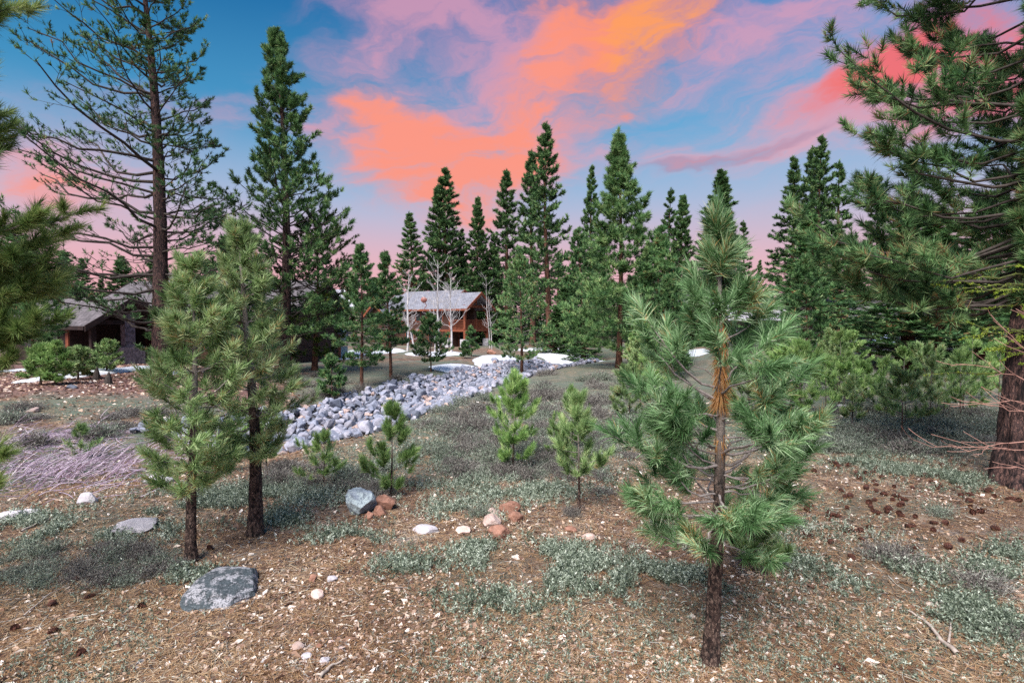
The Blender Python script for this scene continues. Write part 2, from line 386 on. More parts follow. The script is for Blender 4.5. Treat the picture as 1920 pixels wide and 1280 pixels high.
def sub_limbs(P, L, nsub, s0, ratio, ang, up, rng, K=4, curve=.12, wob=.06):
    N = len(P); s = s0+(1-s0)*(np.arange(nsub)[None]+rng.random((N, nsub)))/nsub
    O, T = along(P, s); O = O.reshape(-1, 3); T = T.reshape(-1, 3); s = s.ravel()
    az = np.arctan2(T[:, 0], T[:, 1]); el = np.arcsin(np.clip(T[:, 2], -1, 1))
    sg = np.where(np.arange(len(az)) % 2 == 0, 1, -1)*rng.choice([1, 1, 1, -1], len(az))
    az = az+sg*rng.uniform(ang*.6, ang*1.3, len(az)); el = el*.5+up+rng.normal(0, .2, len(el))
    l = np.repeat(L, nsub)*ratio*(1.15-.75*s)*rng.uniform(.6, 1.2, len(az))
    return limb_curves(O, az, el, l, rng, K, curve, wob), l
def pine_parts(seed, H, r0, R, cb, nb, prof, elf, nsub=5, s0=.35, sub_ratio=.5, sub_ang=.8, ter=0, tufts=3, nn=12, nl=.3, nw=.05, shoot=.2,
               droop=0., curve=.18, spread=(.25, 1.25), upb=.3, limb_r=.012, lean=(0, 0), tdisp=0., tsides=8, tsegs=18, wob=.05, azf=None,
               limbs=None, tint0=.45, tints=.22, tube_sides=4, needle_droop=0., whorl=5, top_tuft=3, sub_up=.15, s_in=.35, zpow=1., tint_top=0., bend=0.):
    """returns trunk (V,Q,t), limbs list P,R; needles (V,F,t) for a pine with its base at the origin"""
    rng = np.random.default_rng(seed)
    zs = np.linspace(-.15, H, tsegs); cur = rng.normal(0, 1, 4)
    def axis(z):
        t = z/H
        return np.stack([lean[0]*t*H+r0*.6*(np.sin(t*4+cur[0])-np.sin(cur[0])), lean[1]*t*H+r0*.6*(np.sin(t*3.3+cur[1])-np.sin(cur[1])), z], -1)
    def rad(z):
        t = np.clip(z/H, 0, 1); return r0*((1-t)**.85*.93+.05*(1-t)+.012)*(1+.35*np.exp(-np.maximum(z, 0)/(r0*1.5)))
    TP = axis(zs)[None]; V, Q = tubes(TP, rad(zs)[None], tsides)
    if tdisp:
        a = np.arctan2(V[:, 0]-axis(V[:, 2])[:, 0], V[:, 1]-axis(V[:, 2])[:, 1])
        n = fbm(np.cos(a)*3+5+a*0, V[:, 2]/r0*.6+np.sin(a)*3, seed, 3)-.5
        n2 = np.abs(vnoise(a*tsides/9., V[:, 2]/r0*.9, seed+4)-.5)
        c = axis(V[:, 2]); V[:, :2] += (V[:, :2]-c[:, :2])*(n*.25+(n2-.25)*.5)[:, None]*tdisp
    trunk = (V, Q, np.clip(V[:, 2]/H, 0, 1))
    if limbs is None:
        nw_ = max(1, nb//whorl); t = np.repeat((np.arange(nw_)+.3)/nw_, whorl)[:nb]; nb = len(t)
        t = np.clip(t+rng.normal(0, .25/nw_, nb), .005, .985)**zpow
        az = np.tile(np.arange(whorl)*2*PI/whorl, nw_)[:nb]+np.repeat(rng.random(nw_)*6.28, whorl)[:nb]+rng.normal(0, .25, nb)
        L = R*prof(t)*rng.uniform(.72, 1.15, nb)
        if azf is not None: L = L*azf(az, t)
        el = elf(t)+rng.normal(0, .1, nb); z = cb+(H-cb)*t
    else:
        z, az, L, el = [np.array(q, float) for q in zip(*limbs)]; t = (z-cb)/(H-cb); nb = len(z)
    keep = L > .05*R; z, az, L, el, t = z[keep], az[keep], L[keep], el[keep], t[keep]
    O = axis(z); P = limb_curves(O, az, el, L, rng, 7, curve, wob, droop)
    s = np.linspace(0, 1, 7)
    Rr = np.maximum(limb_r*L[:, None]/R, rad(z)[:, None]*.0)*(1-.82*s)[None]+limb_r*.12
    LS = [(P, Rr)]
    S, sl = sub_limbs(P, L, nsub, s0, sub_ratio, sub_ang, sub_up, rng)
    LS.append((S, np.maximum(limb_r*.4*(sl/(R*.5))[:, None], limb_r*.1)*(1-.7*np.linspace(0, 1, 4))[None]))
    src = [(S, sl)]
    if ter:
        U, ul = sub_limbs(S, sl, ter, .3, .55, .8, .2, rng, 3)
        LS.append((U, np.full((len(U), 3), limb_r*.13))); src.append((U, ul))
    TPs, TAs = [], []
    for S_, l_ in src:
        ss = np.concatenate([np.ones((len(S_), 1)), s_in+(1-s_in)*rng.random((len(S_), max(tufts-1, 0)))], 1)
        a, b = along(S_, ss); TPs.append(a.reshape(-1, 3)); TAs.append(b.reshape(-1, 3))
    ss = np.concatenate([np.ones((len(P), 1)), .6+.4*rng.random((len(P), top_tuft))], 1)
    a, b = along(P, ss); TPs.append(a.reshape(-1, 3)); TAs.append(b.reshape(-1, 3))
    k = 5; zt = np.linspace(H*.93, H, k) if H < 6 else np.linspace(H*.97, H, k)
    TPs.append(axis(zt)); TAs.append(np.tile([[0, 0, 1.]], (k, 1)))
    TP_ = np.concatenate(TPs); TA = nrm(np.concatenate(TAs)+np.array([0, 0, upb])+rng.normal(0, .22, (len(TP_), 3)))
    tc = np.clip(tint0+rng.normal(0, tints, len(TP_))+tint_top*(TP_[:, 2]/H-.5), .02, .9)
    dead = rng.random(len(TP_)) < .012; tc[dead] = 1.
    N = needles(TP_, TA, nn, nl, nw, shoot, rng, tc, spread, needle_droop, bend)
    return trunk, LS, N, axis, rad
def limb_mesh(LS, sides, lo=0):
    Vs, Qs, o = [], [], 0
    for P, R in LS[lo:]:
        V, Q = tubes(P, R, sides); Vs.append(V); Qs.append(Q+o); o += len(V)
    return np.concatenate(Vs), np.concatenate(Qs)
cone = lambda p=.85, b=.35: (lambda t: (np.clip(1-t, 0, 1)**p)*np.minimum(1, b+t*4)+.03)
elv = lambda lo, hi: (lambda t: lo+(hi-lo)*t**1.3)
def pine(name, label, X, Y, mats, group=None, cat='tree', split=False, rot=0, **kw):
    bm_, lm_, nm_ = mats
    root = thing(name, label, cat, (X, Y, gz1(X, Y)), rot, group)
    trunk, LS, N, axis, rad = pine_parts(**kw)
    build('trunk', trunk[0], None, M[bm_], root, Q=trunk[1], tint=trunk[2], smooth=True)
    if split:
        P, R = LS[0]
        for i in range(len(P)):
            V, Q = tubes(P[i:i+1], R[i:i+1], 6); build('branch', V, None, M[lm_], root, Q=Q, smooth=True)
        V, Q = limb_mesh(LS, 4, 1); tag(build('twigs', V, None, M[lm_], root, Q=Q, smooth=True), kind='stuff')
    else:
        V, Q = limb_mesh(LS, 3); tag(build('branches', V, None, M[lm_], root, Q=Q, smooth=True), kind='stuff')
    build('crown', N[0], N[1], M[nm_], root, tint=N[2])
    return root, LS, axis, rad

def place(px, py, pt, ptx=None):
    """base pixel, top pixel -> X, Y, height"""
    x, y, z = ground_at(px, py); top = at(ptx or px, pt, y); return x, y, top[2]-z
# ---- the pale blue-green young pine in front
hx, hy, hz = ground_at(1331, 1243)
HH = at(1340, 392, hy)[2]-hz
k_ = hy/1000
def hp(py): return HH*(1243-py)/(1243-392)
def hero():
    rng = np.random.default_rng(5)
    rows = [(460, 4, 30, 1.2), (525, 4, 60, .95), (595, 4, 85, .7), (640, 3, 110, .5), (705, 4, 135, .45), (740, 3, 170, .3), (780, 4, 165, .2), (820, 4, 180, .2), (848, 4, 215, .1), (872, 4, 210, .05),
            (905, 4, 215, .0), (935, 4, 200, -.05), (950, 4, 205, -.08), (970, 5, 190, -.12), (995, 3, 150, -.1)]
    L = []
    for py, n, l, e in rows:
        a0 = rng.random()*6.28
        for i in range(n):
            a = a0+i*2*PI/n+rng.normal(0, .25)
            L.append((hp(py)+rng.normal(0, .03), a, l*k_*.82*rng.uniform(.7, 1.12), e+rng.normal(0, .1)))
    # the long limbs that stand out to each side
    for py, a, l, e in [(720, -1.5, 190, .55), (745, -1.35, 185, .35), (862, -1.57, 215, .1), (862, 1.5, 235, .12), (770, 1.35, 200, .35), (600, 1.9, 90, .7), (905, 1.7, 210, .0), (690, 1.2, 150, .5), (930, -1.9, 190, -.05), (960, 1.4, 200, -.1), (965, -1.5, 170, -.1), (880, 1.2, 230, .1), (840, 1.7, 225, .15), (800, -1.4, 190, .2)]:
        L.append((hp(py), a, l*k_*(.76 if a > 0 else .9), e))
    root, LS, axis, rad = pine('young_pine', 'bluish green young pine with orange dry needle skirts, on a dark scaly stem', hx, hy, ('bark_young', 'limb_grey', 'needle_hero'), split=True,
        seed=11, H=HH, r0=.062, R=.95, cb=.8, nb=0, prof=None, elf=None, limbs=L, nsub=3, s0=.42, sub_ratio=.48, sub_ang=.85, tufts=2, nn=84, nl=.142, nw=.0046, shoot=.15, bend=.35,
        curve=.26, limb_r=.0135, tdisp=.8, tsides=28, tsegs=140, upb=.25, spread=(.1, 1.15), lean=(.005, 0), tube_sides=6, sub_up=.25, top_tuft=2, s_in=.5, wob=.08, tint0=.5, tints=.22)
    # dry needle skirts round the stem
    rng = np.random.default_rng(3)
    for py, n, w in ((632, 230, 24), (668, 260, 30), (706, 170, 20), (748, 380, 50), (832, 60, 20), (470, 40, 10)):
        z = hp(py)+rng.normal(0, 11*k_, n)+14*k_; c = axis(z); ph = rng.random(n)*6.28
        o = np.stack([np.cos(ph), np.sin(ph), 0*ph], -1); B = c+o*rad(z)[:, None]*.9
        D = nrm(o*rng.uniform(.05, .3+w*.018, (n, 1))+np.array([0, 0, -1.])+rng.normal(0, .08, (n, 3))); S = nrm(np.cross(D, rng.normal(0, 1, (n, 3))))*.0028
        V = np.stack([B-S, B+S, B+D*rng.uniform(.07, .15, (n, 1))], 1).reshape(-1, 3)
        tag(build('dry_needle_skirt', V, np.arange(n*3).reshape(-1, 3), M['needle_dead'], root, tint=rng.random(n)), 'dry orange needles hanging round the stem')
hero()

YP = dict(elf=elv(.0, .8), prof=lambda t: np.where(t < .25, .55+t*1.8, (1-(t-.25)/.78)**.75)+.04, curve=.25, nsub=4, s0=.3, sub_ratio=.45, tufts=2, nw=.0060, shoot=.12, bend=.15,
          limb_r=.011, tdisp=.7, tsides=20, tsegs=100, upb=.4, spread=(.15, 1.35), sub_up=.15, s_in=.4, wob=.08, tints=.22, tint0=.6)
x, y, H = place(478, 1002, 425)
pine('young_pine', 'taller of the two green pines with thick dark stem behind the lichened boulder', x, y, ('bark_young', 'limb_grey', 'needle_young'), split=True, seed=21, H=H, r0=.085, R=.58, cb=.95, nb=74, nn=42, nl=.125, **YP)
x, y, H = place(358, 1052, 492)
pine('young_pine', 'slimmer green pine with pale upper stem, left of the thick stemmed pine', x, y, ('bark_young', 'limb_grey', 'needle_young'), split=True, seed=22, H=H, r0=.060, R=.60, cb=.70, nb=72, nn=44, nl=.125, lean=(-.012, .01), **YP)

# ---- big pine at the right edge, partly outside the frame
x, y, z = ground_at(1925, 908)
def az_left(az, t): return np.where(np.cos(az) < -.02, .16, 1.)*np.where(np.sin(az) < 0, 1.0, .8)
bigR = pine('large_pine', 'large old pine with thick dark trunk and long needled limbs, cut by the edge', x, y, ('bark_old', 'limb_dark', 'needle_mid'), split=True,
     seed=31, H=13.5, r0=.36, R=2.95, cb=2.9, nb=230, prof=lambda t: np.minimum(1, .8+t*2)*np.clip(1.12-t, 0, 1)**.5, elf=elv(-.12, .45), nsub=9, s0=.30, sub_ratio=.36, ter=2, tufts=2,
     nn=46, nl=.19, nw=.0125, shoot=.15, curve=.26, droop=.22, limb_r=.030, tdisp=.9, tsides=44, tsegs=260, upb=.35, spread=(.15, 1.35), azf=az_left, wob=.08, tint0=.52, tints=.27, s_in=.2, tint_top=-.25, zpow=1.45)
# ---- mossy dead limbs low on that trunk
def moss_limbs():
    rng = np.random.default_rng(77); n = 22
    zz = rng.uniform(1.75, 3.4, n); az = -PI/2+rng.normal(0, .5, n); L = rng.uniform(.5, 1.35, n)
    O = np.stack([0*zz, 0*zz, zz], -1); P = limb_curves(O, az, rng.normal(-.1, .18, n), L, rng, 8, -.05, .07)
    for i in range(n):
        V, Q = tubes(P[i:i+1], (.018*(1-.8*np.linspace(0, 1, 8)))[None], 6)
        b = build('dead_branch', V, None, M['limb_moss'], bigR[0], Q=Q, smooth=True)
        s = rng.random((1, 70)); p, t = along(P[i:i+1], s)
        Vn, F, tt = needles(p[0], t[0]+rng.normal(0, .8, (70, 3)), 5, .035, .012, .02, rng, rng.uniform(.2, .9, 70), (.4, 1.5))
        tag(build('moss', Vn, F, M['needle_moss'], b, tint=tt), kind='stuff')
moss_limbs()
# ---- near pine beyond the left edge
lx, ly, lz = at(-215, 800, 4.4)
LL = []
rr = random.Random(4)
for py, reach, e in [(20, 290, .1), (45, 240, .0), (260, 250, .35), (300, 275, .3), (350, 300, .15), (420, 310, .2), (450, 300, .1), (500, 310, .1), (540, 325, .1), (590, 310, .0), (610, 300, .05), (700, 250, .1), (860, 270, .1), (925, 275, -.1), (330, 240, .4), (560, 300, .2), (400, 290, .5), (480, 330, .3), (520, 290, .0), (575, 330, .25), (640, 290, .2), (10, 260, .4), (215, 265, .3), (380, 325, .1), (625, 330, -.05), (600, 260, .3)]:
    zz = at(-215, py+60*(1 if e > 0 else 0), 4.4)[2]
    LL.append((zz-gz1(lx, ly), PI/2+rr.gauss(0, .28), reach*.0044*.80, e))
for i in range(24):
    LL.append((rr.uniform(1.2, 6.2), PI/2+rr.uniform(1.0, 5.2), rr.uniform(.7, 1.2), rr.uniform(0, .4)))
pine('near_pine', 'near pine with its trunk out of frame and only dark needled branch ends showing', lx, ly, ('bark_young', 'limb_grey', 'needle_olive2'), split=True,
     seed=41, H=6.6, r0=.11, R=1.2, cb=.9, nb=0, prof=None, elf=None, limbs=LL, nsub=6, s0=.5, sub_ratio=.34, tufts=3, nn=110, nl=.14, nw=.0055, shoot=.12,
     curve=.2, limb_r=.016, tdisp=.7, tsides=20, tsegs=90, upb=.3, spread=(.15, 1.2), sub_up=.15, tint0=.6, tints=.2, s_in=.2)
# ---- very tall thin-crowned pine on the left
x, y, z = ground_at(302, 712)
H = at(262, -190, y)[2]-z
pine('tall_pine', 'very tall sparse pine with long bare horizontal limbs, its top above the frame', x, y, ('bark_old', 'limb_dark', 'needle_mid'), split=True,
     seed=51, H=H, r0=.33, R=5.2, cb=1.9, nb=122, prof=lambda t: np.clip(1.05-t, 0, 1)**.55*np.minimum(1, .75+t*2), elf=elv(.02, .5), nsub=9, s0=.25, sub_ratio=.40, ter=3, tufts=2,
     nn=12, nl=.17, nw=.026, shoot=.10, curve=.20, droop=.05, limb_r=.065, tdisp=.5, tsides=24, tsegs=120, upb=.5, lean=(-.042, 0), wob=.07, s_in=.6, whorl=4, top_tuft=1, tint0=.36,
     azf=lambda az, t: np.where(np.sin(az) > 0, .62, 1.))
# ---- dark dense pine right of it
x, y, z = ground_at(535, 700)
H = at(500, 50, y)[2]-z
pine('tall_pine', 'tall dark pine with double topped crown and olive green lower branches', x, y, ('bark_old', 'limb_dark', 'needle_dark'), split=True,
     seed=61, H=H, r0=.27, R=2.9, cb=1.6, nb=140, prof=lambda t: np.where(t < .42, 1.05-.5*np.abs(t-.3), np.clip(1.0-t, 0, 1)**.6*.86), elf=elv(.05, .85), nsub=7, s0=.3, sub_ratio=.42, ter=2, tufts=2,
     nn=18, nl=.24, nw=.034, shoot=.16, curve=.28, limb_r=.04, tsides=14, tsegs=60, upb=.5, lean=(-.022, 0), s_in=.4, tint0=.5)
pine('bushy_pine', 'olive green bushy pine low beside the dark tall pine', *ground_at(590, 694)[:2], ('bark_red', 'limb_dark', 'needle_olive'),
     seed=62, H=7.4, r0=.16, R=2.2, cb=.7, nb=90, prof=lambda t: .5+.9*np.sin(np.clip(t+.12, 0, 1)*PI)*.7, elf=elv(-.1, .7), nsub=6, s0=.3, sub_ratio=.45, ter=1, tufts=3,
     nn=14, nl=.17, nw=.030, shoot=.13, curve=.2, limb_r=.03, upb=.5)

# ---- middle distance pines and saplings, each built where it stands
MIDP = dict(nsub=6, s0=.25, sub_ratio=.42, ter=1, tufts=2, limb_r=.022, upb=.5, shoot=.12)
def mid(name, label, bpx, bpy, tpx, tpy, wpx, mats, seed, cbf=.14, nb=60, nn=14, nl=None, r0=None, prof=None, lo=-.05, hi=.85, group=None, **kw):
    x, y, z = ground_at(bpx, bpy); H = at(tpx, tpy, y)[2]-z; R = wpx*y/1000*(1.1 if y > 16 else 1.)
    if kw.get('ter') == 0 and y < 18:
        nb = int(nb*.62); kw.update(nsub=3, s0=.3, upb=.8, sub_ratio=.5, curve=.35, wob=.1, spread=(.1, 1.0), shoot=.10); nl = (nl or .12)*1.3; nn = int(nn*1.15)
        j = np.random.default_rng(seed+7).normal(0, 1, 9); prof = prof or (lambda t: (np.clip(1-t, 0, 1)**.8)*np.minimum(1, .5+t*3.5)*(1+.22*np.sin(t*19+j[0])+.16*np.sin(t*41+j[1]))+.05)
    q = dict(MIDP); q.update(kw); sz = y/1000.
    return pine(name, label, x, y, mats, group, seed=seed, H=H, r0=r0 or max(.012, H*.014), R=R, cb=H*cbf, nb=nb, prof=prof or cone(.75, .45), elf=elv(lo, hi), nn=nn, nl=nl or .16,
         nw=max(.0035, (.75 if y < 16 else 1.35)*sz), **q, lean=((tpx-bpx)*sz/H, 0))
MB = ('bark_red', 'limb_grey', 'needle_mid'); SB = ('bark_young', 'limb_grey', 'needle_sap'); YB = ('bark_young', 'limb_grey', 'needle_young')
mid('pine', 'mid green pine with pale bare top shoots, left of the aspens', 678, 726, 675, 460, 52, MB, 101, nb=80, nl=.17)
mid('pine', 'mid green pine with heavy dark lower stem, just left of the cabin', 733, 708, 727, 473, 40, MB, 102, cbf=.22, nb=70, nl=.18)
mid('pine', 'small pine standing in front of the cabin beneath the white aspens', 808, 697, 808, 592, 40, MB, 103, nb=46, nl=.18, cbf=.2)
mid('pine', 'rounded green pine right of the cabin by the upper end of the rocks', 978, 702, 976, 480, 62, ('bark_red', 'limb_grey', 'needle_mid'), 104, nb=80, nl=.2, tint0=.6)
mid('pine', 'big broad pine with stiff upswept top, behind the snow bank', 1160, 690, 1157, 246, 118, ('bark_red', 'limb_dark', 'needle_dark'), 105, nb=165, nl=.32, cbf=.07, nn=20, nsub=7, tint0=.6, prof=cone(1.15, .7))
mid('pine', 'leafy green pine close beside the broad pine', 1225, 690, 1240, 430, 62, MB, 106, nb=100, nl=.3, cbf=.05)
mid('pine', 'green pine filling the gap left of the broad pine', 1095, 672, 1085, 430, 60, ('bark_red', 'limb_dark', 'needle_mid'), 107, nb=100, nl=.3, cbf=.03)
mid('fir', 'dark narrow fir with skirts to the ground, right of the rounded pine', 1062, 664, 1060, 520, 34, ('bark_red', 'limb_dark', 'needle_dark'), 108, nb=80, nl=.2, cbf=.02, lo=-.25, hi=.3)
mid('sapling', 'small light sapling below the cabin balcony', 884, 668, 884, 612, 15, MB, 109, nb=26, nl=.16)
mid('sapling', 'small dull green sapling between dark pines left of the rocks', 622, 748, 622, 668, 30, MB, 110, nb=34, nl=.14)
mid('sapling', 'little sapling on the bank under the balcony, close to the piers', 872, 672, 872, 640, 12, MB, 111, nb=20, nl=.16)
mid('pine', 'feathery green pine hiding the left end of the dark house', 62, 704, 62, 470, 62, MB, 112, nb=80, nl=.2, cbf=.25)
mid('pine', 'green pine before the dark house chimney', 318, 702, 318, 540, 44, MB, 113, nb=60, nl=.2, cbf=.1)
mid('pine', 'light green pine behind the thick stemmed pine', 452, 706, 450, 500, 56, MB, 114, nb=80, nl=.2, cbf=.1)
mid('pine', 'green pine beside the grey house corner', 1512, 690, 1512, 480, 54, MB, 115, nb=90, nl=.22, cbf=.08)
mid('pine', 'green pine behind the left limbs of the blue green pine', 1250, 705, 1250, 520, 56, MB, 116, nb=90, nl=.2, cbf=.08)
# bright saplings on the near ground
mid('sapling', 'bright green sapling growing behind the grey boulder', 733, 930, 735, 760, 54, ('bark_young', 'limb_grey', 'needle_sap'), 120, nb=46, nn=60, nl=.095, cbf=.06, hi=.9, lo=.2, r0=.018, limb_r=.006, ter=0, tufts=3)
mid('sapling', 'pale thin sapling between the thick stemmed pine and the boulder', 606, 908, 608, 812, 46, SB, 121, nb=30, nn=40, nl=.09, cbf=.1, r0=.014, limb_r=.005, ter=0, tufts=2, tint0=.65)
mid('sapling', 'dense bright sapling standing alone at the middle of the brush', 962, 882, 963, 702, 60, ('bark_young', 'limb_grey', 'needle_sap'), 122, nb=64, nn=60, nl=.095, cbf=.1, r0=.02, limb_r=.007, ter=0, tufts=3, lo=.1)
mid('sapling', 'green sapling on a thin dark stem beside the near blue green pine', 1086, 960, 1078, 745, 62, YB, 123, nb=48, nn=60, nl=.10, cbf=.3, r0=.02, limb_r=.008, ter=0, tufts=3, lo=.1)
mid('sapling', 'yellow green sapling tip rising behind the stemmed sapling', 1072, 850, 1072, 728, 26, SB, 124, nb=36, nn=40, nl=.10, r0=.016, limb_r=.006, ter=0, tufts=3)
mid('sapling', 'tiny thin sapling left of the stemmed sapling', 1040, 860, 1038, 778, 14, SB, 125, nb=18, nn=30, nl=.08, r0=.01, limb_r=.004, ter=0, tufts=2)
mid('sapling', 'small dark green pine crouching under the near blue green pine', 1415, 1074, 1412, 960, 66, YB, 126, nb=34, nn=60, nl=.11, cbf=.2, r0=.018, limb_r=.008, ter=0, tufts=3, lo=.1, tint0=.3)
mid('sapling', 'bright bushy sapling behind the right limbs of the near pine', 1500, 800, 1495, 640, 70, SB, 127, nb=56, nn=40, nl=.12, r0=.03, limb_r=.01, ter=0, tufts=3)
mid('sapling', 'second bushy sapling further left behind the near pine', 1405, 790, 1400, 690, 60, YB, 128, nb=50, nn=40, nl=.12, r0=.03, limb_r=.01, ter=0, tufts=3)
mid('sapling', 'sapling with a white stem, left of the large trunk', 1690, 822, 1690, 700, 60, YB, 129, nb=34, nn=34, nl=.11, r0=.022, limb_r=.008, ter=0, tufts=3, cbf=.3)
mid('sapling', 'yellow green sapling near the flat pale boulder', 1620, 755, 1618, 682, 38, SB, 130, nb=34, nn=30, nl=.13, r0=.02, limb_r=.008, ter=0, tufts=3)
mid('sapling', 'round sapling between the white stem and the large trunk', 1805, 772, 1805, 690, 56, YB, 131, nb=40, nn=34, nl=.12, r0=.02, limb_r=.008, ter=0, tufts=3)
mid('sapling', 'blue green sapling in front of the low stone wall', 1733, 760, 1733, 660, 64, YB, 132, nb=44, nn=34, nl=.13, r0=.02, limb_r=.009, ter=0, tufts=3)
mid('sapling', 'slender tall sapling rising before the low wall', 1632, 672, 1630, 585, 24, MB, 133, nb=34, nn=14, nl=.18, cbf=.45, r0=.06)
mid('sapling', 'green sapling in the brush right of the bare stream bank', 1180, 790, 1180, 690, 46, YB, 134, nb=44, nn=34, nl=.12, r0=.02, limb_r=.008, ter=0, tufts=3)
mid('sapling', 'yellowish sapling at the foot of the dark cabin on the left', 146, 712, 146, 655, 34, YB, 135, nb=30, nn=14, nl=.16, r0=.04)
mid('sapling', 'pale sapling with white stem nearest the left edge', 76, 722, 76, 650, 30, SB, 136, nb=34, nn=14, nl=.18, r0=.04, cbf=.2)
mid('sapling', 'pale sapling with white stem beside its twin by the left cabin', 104, 724, 105, 645, 32, SB, 137, nb=34, nn=14, nl=.18, r0=.05, cbf=.15)
mid('sapling', 'low green sapling in front of the left cabin corner', 200, 700, 200, 640, 30, YB, 138, nb=30, nn=14, nl=.16, r0=.04)
mid('sapling', 'thin sapling among the violet stems', 150, 862, 150, 800, 30, YB, 139, nb=18, nn=20, nl=.1, r0=.012, limb_r=.005, ter=0)

rs = random.Random(71)
for i in range(29):
    if i < 21: bx, by, lab = rs.uniform(1440, 1880), rs.uniform(700, 800), 'bright sapling among the brush between near pine and large trunk'
    elif i < 26: bx, by, lab = rs.uniform(1090, 1270), rs.uniform(715, 800), 'sapling behind the left limbs of the near pine'
    else: bx, by, lab = rs.uniform(380, 540), rs.uniform(800, 900), 'light sapling behind the pair of green pine stems'
    hh = rs.uniform(75, 135); mt = rs.choice([SB, SB, YB]); lab = lab.replace('bright ', '').replace('green ', '').replace('light ', '')
    where = 'nearest ' if by > 765 else ('farther ' if by > 730 else 'farthest ')
    side = '' if i >= 21 else (', close to the near pine' if bx < 1590 else (', midway' if bx < 1740 else ', close to the large trunk'))
    lab = where+('tall ' if hh > 105 else 'low ')+('bright ' if mt is SB else 'dull green ')+lab+side
    lab = lab.replace('among the brush between near pine and large trunk', 'in the right slope brush')
    mid('sapling', lab, bx, by, bx, by-hh, rs.uniform(26, 46), mt, 400+i, nb=30, nn=22, nl=.13, r0=.016, limb_r=.006, ter=0, tufts=3, group=lab, cbf=.12, lo=.1, tint0=.55)
# ---- far pines: variants of shared meshes
VAR = {}
def variant(key, mats, **kw):
    trunk, LS, N, ax, rd = pine_parts(**kw)
    t = build('trunk', trunk[0], None, M[mats[0]], Q=trunk[1], tint=trunk[2], smooth=True, mesh_only=True)
    V, Q = limb_mesh(LS, 3, 0); b = build('branches', V, None, M[mats[1]], Q=Q, mesh_only=True)
    c = build('crown', N[0], N[1], M[mats[2]], tint=N[2], mesh_only=True)
    VAR[key] = (kw['H'], kw['R'], t, b, c)
FV = dict(H=20, r0=.3, nsub=7, s0=.2, sub_ratio=.42, ter=1, tufts=2, nn=9, nl=.36, nw=.085, shoot=.25, limb_r=.05, upb=.45, tsides=6, tsegs=8, sub_up=.2, wob=.08, tints=.26)
FB = ('bark_red', 'limb_dark', 'needle_dark')
variant('a', FB, seed=201, R=2.9, cb=3.0, nb=120, prof=cone(1.0, .5), elf=elv(-.05, .7), **FV)
variant('b', FB, seed=202, R=2.4, cb=5.0, nb=95, prof=lambda t: np.clip(1-t, 0, 1)**.7, elf=elv(-.05, .75), **FV)
variant('c', ('bark_red', 'limb_dark', 'needle_mid'), seed=203, R=3.0, cb=1.5, nb=130, prof=cone(.9, .6), elf=elv(-.1, .7), **FV)
variant('d', FB, seed=204, R=2.4, cb=2.0, nb=150, prof=cone(.75, .6), elf=elv(.1, .7), **dict(FV, nn=13))
variant('e', FB, seed=205, R=2.2, cb=4.0, nb=70, prof=cone(.8, .5), elf=elv(.0, .6), **dict(FV, nn=9))
variant('f', ('bark_red', 'limb_dark', 'needle_dark'), seed=206, R=2.6, cb=.6, nb=170, prof=cone(.95, .8), elf=elv(-.35, .3), **dict(FV, nl=.34))
def far(v, tpx, tpy, Y, wpx, label, group='pines standing behind the houses', rot=None, name='pine'):
    H0, R0, t, b, c = VAR[v]; p = at(tpx, tpy, Y); X = p[0]; z = gz1(X, Y); H = p[2]-z
    root = thing(name, label, 'tree', (X, Y, z), random.Random(int(tpx*7+Y)).random()*6.28 if rot is None else rot, group)
    s = H/H0; w = (wpx*Y/1000)/R0*1.3; root.scale = (w, w, s)
    for n, me in (('trunk', t), ('branches', b), ('crown', c)):
        o = link(n, me, root)
        if n == 'branches': o['kind'] = 'stuff'
    return root
far('c', 765, 398, 74, 42, 'leftmost pine of the row behind the cabin, shorter than its neighbours')
far('b', 815, 348, 74, 34, 'left pine of the close pair rising behind the cabin roof')
far('b', 842, 318, 74, 40, 'taller right pine of the close pair behind the cabin roof')
far('d', 898, 372, 74, 28, 'narrow pine just right of the pair behind the cabin')
far('b', 950, 318, 74, 36, 'airy pine with a dark stem right of the narrow one')
far('b', 1000, 282, 62, 34, 'airy pine leaning against the tallest pine of the row')
far('b', 1032, 232, 56, 40, 'tallest pine at the middle of the row, red brown stem')
far('a', 1115, 312, 58, 34, 'pine half hidden behind the left side of the broad pine')
far('e', 1255, 352, 58, 26, 'thin sparse pine right of the broad pine')
far('d', 1278, 368, 56, 30, 'fuller pine beside the thin sparse one')
far('d', 1345, 320, 54, 44, 'dense dark cone shaped pine behind the tip of the near pine')
far('e', 1398, 414, 75, 22, 'small far pine right of the dense dark cone')
far('a', 1428, 488, 90, 18, 'tiny far pine low in the gap of sky')
far('a', 1482, 295, 52, 46, 'left pine of the right hand clump, spiky top')
far('b', 1516, 278, 46, 36, 'second pine of the right hand clump')
far('b', 1549, 256, 42, 36, 'tallest pine of the right hand clump')
far('e', 1582, 300, 42, 34, 'thin pine with bare grey stem in the right hand clump')
far('c', 1515, 400, 36, 80, 'broad low pine in front of the right hand clump')
far('e', 1640, 330, 46, 40, 'pale thin pine just left of the large right limbs')
far('c', 1700, 380, 28, 110, 'green pine behind the large right limbs')
far('c', 1757, 400, 26, 110, 'green pine with red lower stem behind the mossy limbs')
far('c', 1850, 360, 31, 120, 'green pine seen between large trunk and mossy limbs')
far('c', 1440, 560, 60, 40, 'low pine beside the grey roof on the right')
far('c', 20, 420, 38, 70, 'pine behind the near branch ends at the far left')
far('c', 120, 470, 55, 60, 'pine behind the ridge of the left cabin')
far('c', 420, 440, 50, 60, 'pine between the two tall pines, behind the roofs')
far('f', 1095, 560, 44, 30, 'dark fir at the foot of the broad pine')
